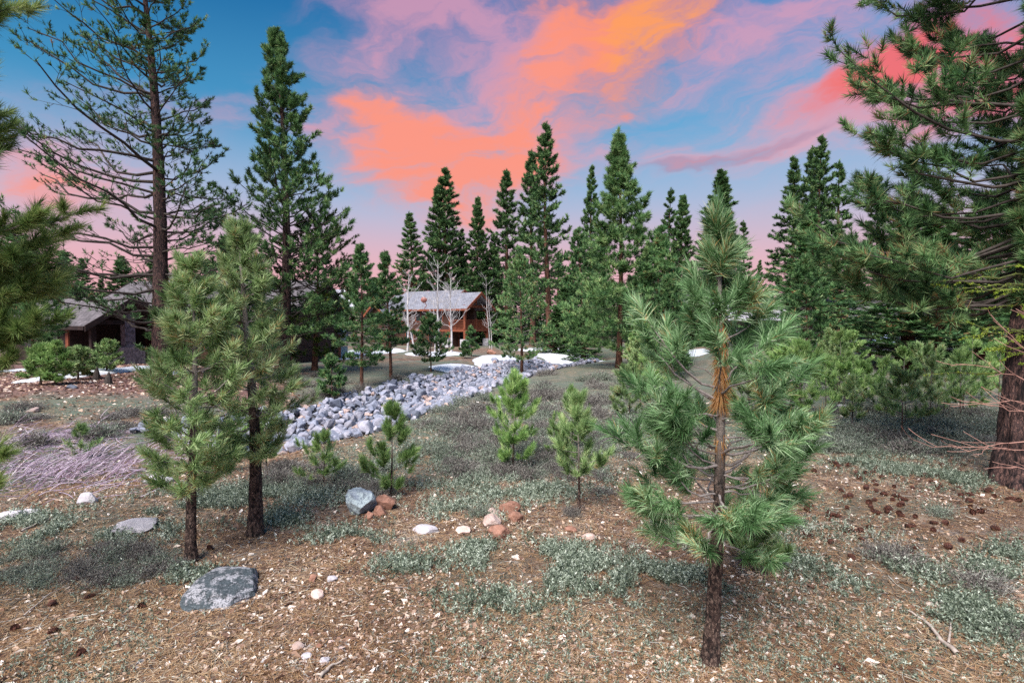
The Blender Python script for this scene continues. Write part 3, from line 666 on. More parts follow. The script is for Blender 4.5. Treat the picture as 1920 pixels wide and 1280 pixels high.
far('f', 1040, 575, 48, 30, 'lower dark fir beside the broad pine')
far('f', 940, 585, 72, 34, 'dark fir behind the right end of the cabin')
far('f', 1300, 560, 42, 40, 'dark fir behind the orange needle skirts')
far('d', 700, 520, 74, 34, 'shadowy pine behind the two mid green pines')
far('a', 920, 440, 76, 26, 'faint pine between the narrow pine and the airy one')
far('a', 870, 430, 78, 26, 'faint pine peeping between the pair and the narrow pine')
far('c', 1210, 470, 50, 44, 'green pine close behind the right side of the broad pine')
far('c', 1350, 470, 58, 44, 'green pine below the dense dark cone')
rb = random.Random(9)
def belt_label(px, head):
    for lim, wh in ((140, 'beyond the left edge pine'), (330, 'behind the left dark house'), (560, 'behind the two green pines'), (760, 'left of the cabin'), (940, 'behind the cabin'), (1100, 'behind the rounded pine'), (1260, 'behind the broad pine'),
                    (1420, 'behind the near pine'), (1600, 'behind the right hand clump'), (1800, 'behind the porch house'), (9999, 'behind the large trunk')):
        if px < lim: return head+' '+wh, head+' '+wh
for i in range(64):      # belt of distant pines that closes the view
    px = -250+i*37+rb.uniform(-14, 14); Y = rb.uniform(78, 118)
    if 1385 < px < 1475: tp = rb.uniform(555, 590)
    elif 540 < px < 720: tp = rb.uniform(520, 560)
    else: tp = rb.uniform(470, 545)
    far(rb.choice('acdf'), px, tp, Y, rb.uniform(24, 34), *belt_label(px, 'distant dark pine of the far belt'))
for i in range(46):
    px = -250+i*52+rb.uniform(-20, 20); Y = rb.uniform(66, 76)
    if 1380 < px < 1480 or 560 < px < 700: continue
    far(rb.choice('fcf'), px, rb.uniform(560, 592), Y, rb.uniform(24, 32), *belt_label(px, 'low conifer at the foot of the far belt'))

# ------------------------------------------------------------------ bare aspens
def bare_tree(label, bpx, bpy, tpx, tpy, Y, seed, n=26, L=1.6, r=.11, name='bare_aspen', mat='aspen', cat='tree', group='bare white trees by the cabin'):
    rng = np.random.default_rng(seed); p = at(bpx, bpy, Y); X = p[0]; z0 = gz1(X, Y); H = at(tpx, tpy, Y)[2]-z0
    lean = (at(tpx, tpy, Y)[0]-X)/H; root = thing(name, label, cat, (X, Y, z0), 0, group)
    zs = np.linspace(-.1, H, 12); TP = np.stack([lean*zs+.05*np.sin(zs), .05*np.cos(zs), zs], -1)[None]
    V, Q = tubes(TP, (r*(1-.85*np.linspace(0, 1, 12)))[None], 7); build('trunk', V, None, M[mat], root, Q=Q, smooth=True)
    z = rng.uniform(.25, .95, n)*H; O = np.stack([lean*z, 0*z, z], -1)
    az = rng.random(n)*6.28; l = L*rng.uniform(.6, 1.1, n)*(1.15-.6*z/H)
    P = limb_curves(O, az, rng.uniform(.2, .9, n), l, rng, 6, .2, .1)
    S, sl = sub_limbs(P, l, 5, .25, .5, .6, .5, rng)
    V, Q = limb_mesh([(P, .26*r*(l/L)[:, None]*(1-.75*np.linspace(0, 1, 6))[None]), (S, np.full((len(S), 4), r*.09))], 4)
    tag(build('branches', V, None, M[mat], root, Q=Q, smooth=True), kind='stuff')
bare_tree('white bare aspen with the tallest stem, left of the gable', 822, 650, 820, 488, 50, 1, 26, 2.2, .115)
bare_tree('straight white bare aspen right in front of the gable roof', 846, 655, 845, 512, 46, 2, 36, 2.0, .105)
bare_tree('thin bare aspen crossing the left end of the cabin roof', 764, 655, 766, 505, 50, 3, 20, 1.8, .11)
bare_tree('short bare aspen leaning left below the cabin eave', 778, 655, 762, 592, 46, 4, 24, 1.5, .10)
bare_tree('slim bare aspen between the two white stems', 815, 650, 814, 560, 49, 5, 16, 1.2, .07)
bare_tree('bare tree right of the gable against dark pines', 918, 652, 910, 515, 58, 6, 20, 1.8, .05)
bare_tree('crooked bare aspen at the right end of the balcony', 922, 650, 916, 555, 54, 7, 14, 1.2, .05)

# ------------------------------------------------------------------ houses
def box(V, Q, x0, x1, y0, y1, z0, z1):
    o = len(V)
    V += [(x0, y0, z0), (x1, y0, z0), (x1, y1, z0), (x0, y1, z0), (x0, y0, z1), (x1, y0, z1), (x1, y1, z1), (x0, y1, z1)]
    Q += [(o, o+3, o+2, o+1), (o+4, o+5, o+6, o+7), (o, o+1, o+5, o+4), (o+1, o+2, o+6, o+5), (o+2, o+3, o+7, o+6), (o+3, o, o+4, o+7)]
def boxes(name, lst, mat, parent, label=None, kind=None):
    V, Q = [], []
    for b in lst: box(V, Q, *b)
    o = build(name, V, None, M[mat], parent, Q=Q)
    if label: o['label'] = label
    if kind: o['kind'] = kind
    return o
def plank_mat(name, c1, c2, per=.2, axis=2):
    m, g, b, out = new_mat(name); p = obj_co(g); z = g.sep(p)[axis]
    f = g.m('FRACT', g.m('DIVIDE', z, per)); e = g.mr(f, .0, .12)
    n = g.noise(g.v('MULTIPLY', p, (1, 1, 6)), 5, 5, .6)
    c = g.mix(n, c1, c2); c = g.mix(e, tuple(x*.3 for x in c1), c)
    g.put(b.inputs['Base Color'], c); bump(g, b, e, .6, .02); return m
def shingle_mat(name, c1, c2):
    m, g, b, out = new_mat(name); p = obj_co(g)
    br = g.n.new('ShaderNodeTexBrick'); g.put(br.inputs['Vector'], g.v('MULTIPLY', p, (1, 1, 1)))
    x, y, z = g.sep(p); g.put(br.inputs['Vector'], g.comb(g.m('ADD', x, 0.), g.m('ADD', g.m('MULTIPLY', z, 1.5), g.m('MULTIPLY', y, .3)), 0.))
    br.inputs['Scale'].default_value = 1; br.inputs['Brick Width'].default_value = .35; br.inputs['Row Height'].default_value = .22; br.inputs['Mortar Size'].default_value = .02
    g.put(br.inputs['Color1'], c1); g.put(br.inputs['Color2'], c2); g.put(br.inputs['Mortar'], tuple(q*.35 for q in c1))
    n = g.noise(p, 2.2, 5, .65); c = g.mix(g.mr(n, .35, .7, .0, .5), br.outputs[0], tuple(q*1.3 for q in c2))
    g.put(b.inputs['Base Color'], c); bump(g, b, br.outputs[1], -.4, .02); return m
M['plank_brown'] = plank_mat('planks_dark_brown', (.035, .018, .014), (.085, .038, .028))
M['timber_red'] = simple('timber_red_cedar', (.24, .075, .04), (.14, .04, .022), 4, .6)
M['timber_dark'] = simple('timber_dark', (.035, .02, .018), (.015, .01, .01), 4, .7)
M['roof_grey'] = shingle_mat('shingles_blue_grey', (.15, .15, .18), (.22, .22, .26))
M['roof_brown'] = shingle_mat('shingles_brown_grey', (.075, .065, .07), (.15, .13, .14))
M['roof_pale'] = shingle_mat('shingles_pale_grey', (.34, .32, .38), (.46, .43, .48))
M['stone'] = simple('stone_pier', (.55, .53, .56), (.28, .26, .29), 5, .9, .8, d=.05)
M['stone_dark'] = simple('stone_dark', (.22, .19, .22), (.08, .07, .08), 5, .9, .8, d=.05)
M['wall_pale'] = plank_mat('planks_pale_grey', (.40, .46, .44), (.50, .56, .54))
M['wall_moss'] = plank_mat('planks_sage', (.12, .18, .12), (.18, .25, .16), .25, 0)
M['trim_white'] = simple('trim_white', (.72, .75, .74), (.6, .63, .62), 3)
mg, g_, b_, o_ = new_mat('window_glass'); g_.put(b_.inputs['Base Color'], (.02, .025, .03)); b_.inputs['Roughness'].default_value = .08; b_.inputs['Specular IOR Level'].default_value = .6; M['glass'] = mg
mg, g_, b_, o_ = new_mat('window_glass_green'); g_.put(b_.inputs['Base Color'], (.18, .30, .22)); b_.inputs['Roughness'].default_value = .1; b_.inputs['Specular IOR Level'].default_value = .6; M['glass_green'] = mg
M['dish'] = simple('dish_red_brown', (.30, .12, .10), (.22, .09, .08), 3, .5)

def gable_roof(parent, L0, L1, W, ze, zr, oh, mat, th=.14, barge='timber_red', y0=0.):
    """ridge along local x from L0 to L1 (with overhang), eaves at y0 +- W/2"""
    sl = (zr-ze)/(W/2); w = W/2+oh; zo = zr-sl*w; xa, xb = L0-oh, L1+oh
    V = []; Q = []
    for sgn in (-1, 1):
        o = len(V); a = y0+sgn*w
        V += [(xa, y0, zr), (xb, y0, zr), (xb, a, zo), (xa, a, zo), (xa, y0, zr+th), (xb, y0, zr+th), (xb, a, zo+th), (xa, a, zo+th)]
        Q += [(o, o+3, o+2, o+1), (o+4, o+5, o+6, o+7), (o, o+1, o+5, o+4), (o+1, o+2, o+6, o+5), (o+2, o+3, o+7, o+6), (o+3, o, o+4, o+7)]
    r = build('roof', V, None, M[mat], parent, Q=Q)
    for sx, xx in ((-1, xa), (1, xb)):
        for sgn in (-1, 1):
            a = y0+sgn*(w+.02); x0, x1 = sorted((xx+sx*.004, xx+sx*.09)); d = .3
            V = [(x0, y0, zr+th+.03), (x1, y0, zr+th+.03), (x1, a, zo+th+.03), (x0, a, zo+th+.03), (x0, y0, zr+th-d), (x1, y0, zr+th-d), (x1, a, zo+th-d), (x0, a, zo+th-d)]
            build('bargeboard', V, None, M[barge], r, Q=[(0, 1, 2, 3), (4, 7, 6, 5), (0, 4, 5, 1), (1, 5, 6, 2), (2, 6, 7, 3), (3, 7, 4, 0)])
    for sgn in (-1, 1):
        a = y0+sgn*w; s = sorted((a+sgn*.004, a+sgn*.07))
        boxes('fascia', [(xa+.01, xb-.01, s[0], s[1], zo-.08, zo+th-.01)], barge, r)
    return r
def gable_wall(parent, x0, x1, W, z0, ze, zr, mat, y0=0.):
    V = [(x0, y0-W/2, z0), (x1, y0-W/2, z0), (x1, y0+W/2, z0), (x0, y0+W/2, z0), (x0, y0-W/2, ze), (x1, y0-W/2, ze), (x1, y0+W/2, ze), (x0, y0+W/2, ze), (x0, y0, zr-.01), (x1, y0, zr-.01)]
    return build('wall', V, [(4, 7, 8), (5, 9, 6)], M[mat], parent, Q=[(0, 1, 5, 4), (1, 2, 6, 5), (2, 3, 7, 6), (3, 0, 4, 7), (4, 8, 9, 5), (7, 6, 9, 8)])
def window(parent, x, z, w, h, y, frame='timber_red', glass='glass', nx=1, face='y'):
    """window on a wall facing -y (at y) or +x (face 'x', x is then y along the wall, y is the plane)"""
    t = .1
    fr = [(x-w/2-t, x+w/2+t, y-.06, y-.003, z-t, z), (x-w/2-t, x+w/2+t, y-.06, y-.003, z+h, z+h+t), (x-w/2-t, x-w/2, y-.06, y-.003, z, z+h), (x+w/2, x+w/2+t, y-.06, y-.003, z, z+h)]
    for i in range(1, nx): c = x-w/2+w*i/nx; fr.append((c-.03, c+.03, y-.05, y-.003, z, z+h))
    pn = [(x-w/2, x+w/2, y-.03, y-.004, z, z+h)]
    if face == 'x':
        fr = [(y-(b1-y), y-(b0-y), a0, a1, c0, c1) for (a0, a1, b0, b1, c0, c1) in fr]; pn = [(y-(b1-y), y-(b0-y), a0, a1, c0, c1) for (a0, a1, b0, b1, c0, c1) in pn]
    wn = boxes('window', fr, frame, parent); boxes('pane', pn, glass, wn)

def cabin():
    Y = 60.; p = at(878, 650, Y); z0 = gz1(p[0], Y)
    r = thing('cabin', 'two storey cabin with red timber balcony gable and grey roof behind the aspens', 'house', (p[0]-1.35, Y, z0), math.radians(-32))
    # local: +x gable end with balcony, wing axis along x; front long side at -y
    hz = lambda py: at(878, py, Y)[2]-z0
    ze, zr = hz(575), hz(549)
    W = 4.6; yc = W/2
    gable_wall(r, -11, -.9, W, 0, ze, zr, 'plank_brown', yc)
    gable_roof(r, -11, 1.3, W, ze, zr, .55, 'roof_grey', y0=yc)
    # main block behind, higher
    gable_wall(r, -12, -3.5, 7, 0, ze+.3, hz(541), 'plank_brown', yc+3.0)
    gable_roof(r, -12, -3.3, 7, ze+.3, hz(540), .5, 'roof_grey', y0=yc+3.0)
    # balcony
    zf, zt = hz(617), hz(599)
    boxes('balcony_floor', [(-.895, 1.25, .1, W-.1, zf-.28, zf)], 'timber_red', r)
    for yy in (.12, W-.12):
        boxes('post', [(1.0, 1.24, yy-.12, yy+.12, .95, zf-.284)], 'timber_red', r); boxes('post', [(1.0, 1.24, yy-.12, yy+.12, zf+.004, ze-.1)], 'timber_red', r)
        boxes('stone_pier', [(.75, 1.5, yy-.4, yy+.4, -.3, .946)], 'stone', r)
        s = 1 if yy < 1 else -1
        V, Q = tubes(np.array([[(1.12, yy+s*.12, ze-1.1), (1.12, yy+s*.25, ze-.55), (1.12, yy+s*.8, ze-.22)]]), np.full((1, 3), .07), 5); build('brace', V, None, M['timber_red'], r, Q=Q)
        V, Q = tubes(np.array([[(1.12, yy+s*.12, zf-1.3), (1.12, yy+s*.2, zf-.8), (1.12, yy+s*.7, zf-.32)]]), np.full((1, 3), .07), 5); build('brace', V, None, M['timber_red'], r, Q=Q)
    boxes('stone_pier', [(-1.7, -.8, -.45, .0, -.3, 1.1)], 'stone', r)
    boxes('post', [(-1.3, -1.1, -.32, -.12, 1.104, zf-.3)], 'timber_red', r)
    boxes('beam', [(1.0, 1.26, .0, W, ze-.096, ze+.2)], 'timber_red', r)
    V, Q = tubes(np.array([[(1.12, yc-.02, ze+.2), (1.12, yc, zr-.3)]]), np.full((1, 2), .08), 5); build('king_post', V, None, M['timber_red'], r, Q=Q)
    for zz, nm in ((zt, 'handrail'), (zf+.12, 'bottom_rail')):
        boxes(nm, [(1.05, 1.15, .25, W-.25, zz-.08, zz)], 'timber_red', r)
        boxes(nm, [(-.85, .98, .05, .15, zz-.08, zz)], 'timber_red', r)
    boxes('newel', [(1.0, 1.2, yc-.1, yc+.1, zf+.004, zt+.1)], 'timber_red', r)
    for i in range(26): boxes('baluster', [(1.075, 1.125, .3+i*.16, .35+i*.16, zf+.124, zt-.084)], 'timber_red', r)
    for i in range(11): boxes('baluster', [(-.8+i*.16, -.75+i*.16, .075, .125, zf+.124, zt-.084)], 'timber_red', r)
    window(r, yc, zf+.05, 1.5, 2.0, -.9, nx=2, face='x'); window(r, yc+.2, .1, 1.6, 1.9, -.9, nx=2, face='x')
    for xx, zz, w, h, n in ((-2.6, zf+.9, 1.3, 1.3, 2), (-5.2, zf+.9, 1.5, 1.3, 2), (-8., zf+.9, 1.2, 1.3, 2), (-3.4, .7, 1.2, 1.1, 2), (-7., .7, 1.2, 1.1, 2)):
        window(r, xx, zz, w, h, 0, nx=n)
    boxes('corner_board', [(-1.0, -.82, -.08, -.004, 0, ze-.1)], 'timber_red', r)
    boxes('band_board', [(-11, -1.01, -.07, -.004, zf-.3, zf-.05)], 'timber_red', r)
    # side deck on the right
    boxes('deck', [(-6, 1.0, W+.0, W+2.6, zf-.3, zf-.05)], 'timber_red', r)
    # small cross gable on the left end
    cw = bpy.data.objects.new('side_gable', None); COL.objects.link(cw); cw.parent = r; cw.location = (-10.6, -1.0, 0); cw.rotation_euler = (0, 0, -PI/2)
    gable_wall(cw, -.5, .7, 2.6, 0, ze-.7, ze+.5, 'plank_brown'); gable_roof(cw, -2.4, .9, 2.6, ze-.7, ze+.5, .4, 'roof_grey')
    # dish
    d = thing('satellite_dish', 'small red brown dish standing on the cabin roof', 'satellite dish', tuple(at(795, 562, 58.2)))
    u = np.linspace(0, 1, 6); th = np.arange(14)*2*PI/14
    V = [(.36*a*math.cos(t), -.18*a*a*-1-.18, .32*a*math.sin(t)) for a in u for t in th]
    Q = [(i*14+j, i*14+(j+1) % 14, (i+1)*14+(j+1) % 14, (i+1)*14+j) for i in range(5) for j in range(14)]
    build('reflector', V, None, M['dish'], d, Q=Q, smooth=True)
    V, Q = tubes(np.array([[(0, -.1, -.1), (.25, .1, -.6), (-.2, .25, -1.3)]]), np.full((1, 3), .045), 6); build('mast', V, None, M['dish'], d, Q=Q)
    V, Q = tubes(np.array([[(0, -.15, -.4), (0, -.5, -.2), (0, -.6, 0)]]), np.full((1, 3), .03), 5); build('feed_arm', V, None, M['dish'], d, Q=Q)
cabin()

def left_house():
    Y = 31.; p = at(250, 690, Y); z0 = gz1(p[0], Y); hz = lambda py: at(250, py, Y)[2]-z0
    r = thing('dark_house', 'dark timber house with steep gable porch, half hidden behind the tall sparse pine', 'house', (p[0]-.9, Y, z0), math.radians(-26))
    W = 4.2; ze, zr = hz(605), hz(560)
    gable_wall(r, -9, -1.6, W, 0, ze, zr, 'timber_dark', W/2-1.6)
    gable_roof(r, -9, .5, W, ze, zr, .45, 'roof_brown', y0=W/2-1.6, barge='timber_dark')
    boxes('porch_column', [(.0, .45, W/2-1.9, W/2-1.35, 0, zr-.8)], 'stone_dark', r)
    boxes('stone_base', [(-1.2, .6, W/2-2.2, W/2-.9, -.1, 1.0)], 'stone_dark', r)
    for yy in (-1.5, W-1.75): boxes('post', [(.15, .4, yy, yy+.25, 0, ze-.1)], 'timber_dark', r)
    boxes('beam', [(.12, .42, -1.5, W-1.5, ze-.1, ze+.15)], 'timber_dark', r)
    window(r, -3.4, 1.0, 1.2, 1.2, -1.6, 'timber_dark', 'glass', 2); window(r, -6.4, 1.0, 1.2, 1.2, -1.6, 'timber_dark', 'glass', 2)
    boxes('corner_board', [(-1.9, -1.62, -1.68, -1.604, 0, ze-.1)], 'timber_red', r)
    r2 = thing('dark_house', 'long low dark house with brown roof behind the two green pines', 'house', tuple(at(430, 690, 37)[:2])+(gz1(*at(430, 690, 37)[:2]),), math.radians(-6))
    z2 = r2.location[2]; h2 = lambda py: at(430, py, 37)[2]-z2
    gable_wall(r2, -6.5, 6.5, 7, 0, h2(580), h2(530), 'plank_brown'); gable_roof(r2, -6.5, 6.5, 7, h2(580), h2(530), .6, 'roof_brown', barge='timber_dark')
    for xx in (-5, -2, 1.5, 4.5): window(r2, xx, 1.0, 1.4, 1.4, -3.5, 'timber_red', 'glass', 2)
    boxes('chimney', [(-4.6, -3.6, -.5, .5, h2(540), h2(512))], 'stone_dark', r2)
    q = at(600, 670, 42); r3 = thing('pale_house', 'pale grey gabled house glimpsed between the olive pine and mid green pine', 'house', (q[0], 42, gz1(q[0], 42)), math.radians(35))
    z3 = r3.location[2]; h3 = lambda py: at(600, py, 42)[2]-z3
    gable_wall(r3, -5, 1.5, 4.4, 0, h3(575), h3(545), 'wall_pale'); gable_roof(r3, -5, 1.5, 4.4, h3(575), h3(545), .4, 'roof_pale', barge='trim_white')
    window(r3, .5, h3(598), 1.0, .9, -2.2, 'trim_white', 'glass', 1); window(r3, 0., h3(598), 1.2, .9, 1.5, 'trim_white', 'glass', 1, 'x')
    for xx in (-4, -1.8, .4): boxes('post', [(xx, xx+.2, -3.4, -3.2, 0, 1.9)], 'timber_red', r3)
    boxes('porch_roof', [(-5, 1.4, -3.5, -2.204, 1.9, 2.05)], 'roof_brown', r3)
left_house()

def right_house():
    Y = 46.; p = at(1400, 640, Y); z0 = gz1(p[0], Y); hz = lambda py: at(1400, py, Y)[2]-z0
    r = thing('grey_house', 'house with pale sagging grey roof and stone base behind the near pine', 'house', (p[0], Y, z0), math.radians(24))
    gable_wall(r, -5, 1.8, 5.5, 0, hz(596), hz(562), 'timber_dark'); gable_roof(r, -5, 1.8, 5.5, hz(596), hz(562), .6, 'roof_pale', barge='timber_dark')
    gable_wall(r, -6, .5, 6, 0, hz(580), hz(552), 'timber_dark', 4.); gable_roof(r, -6, .5, 6, hz(580), hz(552), .5, 'roof_brown', barge='timber_dark', y0=4.)
    boxes('stone_base', [(-5.1, 1.9, -3.0, -2.754, -.2, 1.1)], 'stone_dark', r)
    for xx in (-3.6, -1.2, .9): window(r, xx, 1.35, 1.1, .7, -2.75, 'trim_white', 'glass', 1)
    Y = 42.; q = at(1672, 648, Y); r = thing('porch_house', 'sage green porch house with tall pale windows beyond the low wall', 'house', (q[0], Y, gz1(q[0], Y)), math.radians(10))
    z1 = r.location[2]; h = lambda py: at(1672, py, Y)[2]-z1
    gable_wall(r, -2.2, 7, 6, 0, h(600), h(560), 'wall_moss', 4.2); gable_roof(r, -4.0, 7, 8.4, h(600), h(560), .3, 'roof_brown', barge='timber_dark', y0=3.6)
    for xx in (-3.8, -2.2, -.4, 1.4, 3.2): boxes('post', [(xx, xx+.28, -.4, -.12, 0, h(600)-.1)], 'wall_moss', r)
    for xx in (-1.2, .4, 1.6, 3.0): window(r, xx, .5, .6, 1.5, 1.2, 'trim_white', 'glass_green', 2)
    boxes('porch_floor', [(-4, 7, -.6, 1.196, -.2, .12)], 'stone_dark', r)
right_house()
def lawn_chair(px, Y, label, rz):
    x = at(px, 640, Y)[0]; r = thing('lawn_chair', label, 'chair', (x, Y, gz1(x, Y)), rz, 'lawn chairs on the porch lawn')
    boxes('seat', [(-.3, .3, -.3, .25, .33, .38)], 'chair_blue', r)
    for i in range(5): boxes('back_slat', [(-.29+i*.12, -.19+i*.12, .26, .30, .3, .95+.05*(2-abs(i-2)))], 'chair_blue', r)
    for sx in (-.33, .27):
        boxes('leg', [(sx, sx+.06, -.3, -.22, 0, .55)], 'chair_blue', r); boxes('leg', [(sx, sx+.06, .32, .40, 0, .55)], 'chair_blue', r)
        boxes('armrest', [(sx-.03, sx+.09, -.36, .42, .554, .59)], 'chair_blue', r)
M['chair_blue'] = simple('paint_pale_blue', (.50, .58, .80), (.42, .5, .74), 3)
lawn_chair(1648, 38.5, 'pale blue lawn chair, the left one of two beside the porch', .2)
lawn_chair(1664, 38.5, 'pale blue lawn chair, the right one of two beside the porch', -.15)

# ------------------------------------------------------------------ stones
def rock_mat(name, c1, c2, c3, lich=None, sc=6, rnd=.25):
    m, g, b, out = new_mat(name); p = obj_co(g); w = g.v('ADD', p, g.v('SCALE', g.comb(orand(g), orand(g), orand(g)), 30.))
    n = g.noise(w, sc, 7, .65, .4); f = g.noise(w, sc*7, 5, .7)
    c = g.mix(g.mr(n, .35, .65), c1, c2); c = g.mix(g.mr(f, .5, .7, 0, .6), c, c3)
    if lich is not None: c = g.mix(g.m('MULTIPLY', g.mr(g.noise(w, sc*1.0, 8, .78, 0.), .47, .56), g.mr(g.noise(w, sc*9, 4, .7), .38, .55, .15, 1.)), c, lich)
    k = g.mr(orand(g), 0, 1, 1-rnd, 1+rnd, False); c = g.mix(1., c, g.comb(k, k, k), 'MULTIPLY')
    g.put(b.inputs['Base Color'], c); b.inputs['Roughness'].default_value = .85; bump(g, b, g.m('ADD', n, g.m('MULTIPLY', f, .5)), .6, .03); return m
M['rk_blue'] = rock_mat('stone_blue_grey', (.26, .27, .34), (.15, .16, .21), (.40, .40, .47))
M['rk_pale'] = rock_mat('stone_pale_lilac', (.36, .35, .41), (.22, .21, .26), (.50, .49, .55))
M['rk_tan'] = rock_mat('stone_tan', (.48, .34, .30), (.30, .22, .21), (.60, .50, .46))
M['rk_dark'] = rock_mat('stone_dark_blue', (.16, .17, .22), (.09, .10, .13), (.30, .31, .37))
M['rk_rust'] = rock_mat('stone_rust', (.34, .17, .12), (.17, .08, .055), (.50, .33, .27), sc=9)
M['rk_pink'] = rock_mat('stone_pale_pink', (.56, .42, .38), (.46, .32, .27), (.70, .62, .60), sc=7)
M['rk_lichen'] = rock_mat('boulder_lichened', (.06, .075, .085), (.018, .022, .025), (.20, .22, .24), (.36, .35, .38), 9, .0)
M['rk_boul'] = rock_mat('boulder_blue_grey', (.20, .23, .28), (.10, .12, .15), (.42, .46, .50), (.36, .42, .44), 5, .0)
M['rk_flat'] = rock_mat('slab_pale', (.52, .48, .51), (.36, .33, .36), (.66, .64, .66), sc=3)
def hull_rock(seed, n=14):
    r = random.Random(seed); bm = bmesh.new()
    for i in range(n):
        v = Vector((r.gauss(0, 1), r.gauss(0, 1), r.gauss(0, 1))).normalized()*r.uniform(.75, 1)
        bm.verts.new((v.x*.62, v.y*.5, v.z*.40))
    res = bmesh.ops.convex_hull(bm, input=bm.verts)
    bmesh.ops.delete(bm, geom=[e for e in res['geom_interior'] if isinstance(e, bmesh.types.BMVert)], context='VERTS')
    bmesh.ops.bevel(bm, geom=list(bm.edges), offset=.025, segments=1, affect='EDGES')
    bmesh.ops.triangulate(bm, faces=bm.faces)
    me = bpy.data.meshes.new('channel_rock'); bm.to_mesh(me); bm.free(); return me
def boulder(name, label, px, py, wpx, hpx, mat, seed, dep=.8, group=None, rz=0, sink=.25):
    x, y, z = ground_at(px, py); s = y/1000.
    bm = bmesh.new(); bmesh.ops.create_icosphere(bm, subdivisions=5 if wpx > 60 else (4 if wpx > 30 else 3), radius=1)
    r = np.random.default_rng(seed); C = np.array([v.co[:] for v in bm.verts])
    for i in range(16):
        n = nrm(r.normal(0, 1, 3)*np.array([1, 1, .8])); d = r.uniform(.52, .86); q = C@n-d; C = C-np.outer(np.maximum(q, 0)*.96, n)
    k = 1+.22*(fbm(C[:, 0]*1.9+C[:, 2]*2+seed, C[:, 1]*1.9-C[:, 2]*1.3, seed, 3)-.5)+.10*(fbm(C[:, 0]*8+C[:, 2]*9+seed, C[:, 1]*8-C[:, 2]*7, seed+9, 3)-.5)
    C = C*k[:, None]; ext = np.abs(C).max(0); C = C/ext*np.array([wpx*s/2, wpx*s/2*dep, hpx*s/1.7])
    for v, c in zip(bm.verts, C): v.co = c
    me = bpy.data.meshes.new(name); bm.to_mesh(me); bm.free()
    me.polygons.foreach_set('use_smooth', [wpx > 60]*len(me.polygons))
    me.materials.append(M[mat]); o = link(name, me, None, (x, y, z+hpx*s*(.5-sink))); o.rotation_euler = (0, 0, rz); tag(o, label, 'rock', group); return o
boulder('boulder', 'large dark boulder blotched with pale lichen near the bottom left', 428, 1108, 134, 34, 'rk_lichen', 3, 1.1, sink=.22)
boulder('boulder', 'blue grey boulder with a sloping face below the bright sapling', 676, 960, 62, 54, 'rk_boul', 8, .9, sink=.2)
boulder('rock', 'rust coloured rock leaning on the right of the blue grey boulder', 722, 952, 44, 30, 'rk_rust', 5)
boulder('rock', 'small rust rock at the foot of the blue grey boulder', 692, 972, 22, 18, 'rk_rust', 6)
boulder('rock', 'middle rust rock between boulder and leaning rock', 712, 965, 26, 22, 'rk_rust', 61)
boulder('rock', 'pale pink rock at the middle of the rock group', 918, 985, 44, 26, 'rk_pink', 7)
boulder('rock', 'rounded rust rock in front of the pale pink one', 934, 1008, 46, 28, 'rk_rust', 9)
boulder('rock', 'brown slab tilted up behind the pale pink rock', 956, 962, 46, 28, 'rk_rust', 10, .5, rz=.4)
boulder('rock', 'dark brown block to the right of the tilted slab', 968, 975, 30, 24, 'rk_rust', 12)
boulder('rock', 'small pink rock left of the tilted slab', 925, 962, 30, 14, 'rk_pink', 13)
boulder('rock', 'flat cream rock left of the rock group', 870, 998, 32, 14, 'rk_pink', 14)
boulder('rock', 'broad pale slab among sage leaves', 800, 996, 56, 18, 'rk_flat', 15)
boulder('rock', 'flat orange pink stone right of the rock group', 1070, 994, 26, 12, 'rk_rust', 16)
boulder('rock', 'flat pinkish stone near the stemmed sapling', 1106, 1010, 34, 12, 'rk_pink', 17)
boulder('rock', 'small pink stone below the thick stemmed pine', 596, 1120, 28, 18, 'rk_pink', 18)
boulder('rock', 'round brown stone above the small pink one', 586, 1088, 16, 14, 'rk_rust', 19)
boulder('rock', 'small white stone beside the round brown one', 622, 1088, 24, 12, 'rk_flat', 20)
boulder('rock', 'pale flat slab left of the slim pine stem', 248, 992, 86, 22, 'rk_flat', 21)
boulder('rock', 'white rock in the sage left of the slim pine', 162, 942, 42, 24, 'rk_flat', 22)
boulder('rock', 'pale rock nearest the left edge', 18, 972, 60, 18, 'rk_flat', 23)
boulder('rock', 'white rounded rock beside the one at the left edge', 52, 966, 36, 20, 'rk_flat', 24)
boulder('rock', 'pale rock seen between the two green pine stems', 385, 825, 44, 20, 'rk_flat', 25)
boulder('rock', 'tan rock near the thick pine stem at the channel edge', 438, 822, 36, 18, 'rk_tan', 26)
boulder('rock', 'pale stone at the foot of the violet stems', 300, 905, 60, 18, 'rk_flat', 27)
boulder('boulder', 'flat pale boulder lying before the low wall', 1572, 708, 54, 20, 'rk_flat', 28)
boulder('rock', 'small white stone on the brushy slope at right', 1580, 764, 20, 9, 'rk_flat', 29)
boulder('boulder', 'red brown boulder beside the cabin piers', 922, 664, 20, 12, 'rk_rust', 30)
boulder('rock', 'dark flat stone on the mulch at left', 135, 728, 22, 9, 'rk_dark', 31)
boulder('rock', 'pale stone on the mulch bank by the left edge', 62, 772, 26, 10, 'rk_tan', 32)
for i, (px, py, w) in enumerate([(560, 1215, 26), (575, 1232, 22), (598, 1212, 16), (640, 1218, 14), (622, 1205, 13), (610, 1240, 20), (585, 1185, 14)]):
    boulder('pebble', 'one of the small pinkish stones in the loose cluster at the bottom', px, py, w, w*.6, ['rk_pink', 'rk_flat', 'rk_rust', 'rk_tan'][i % 4], 200+i, group='small stones at the bottom')

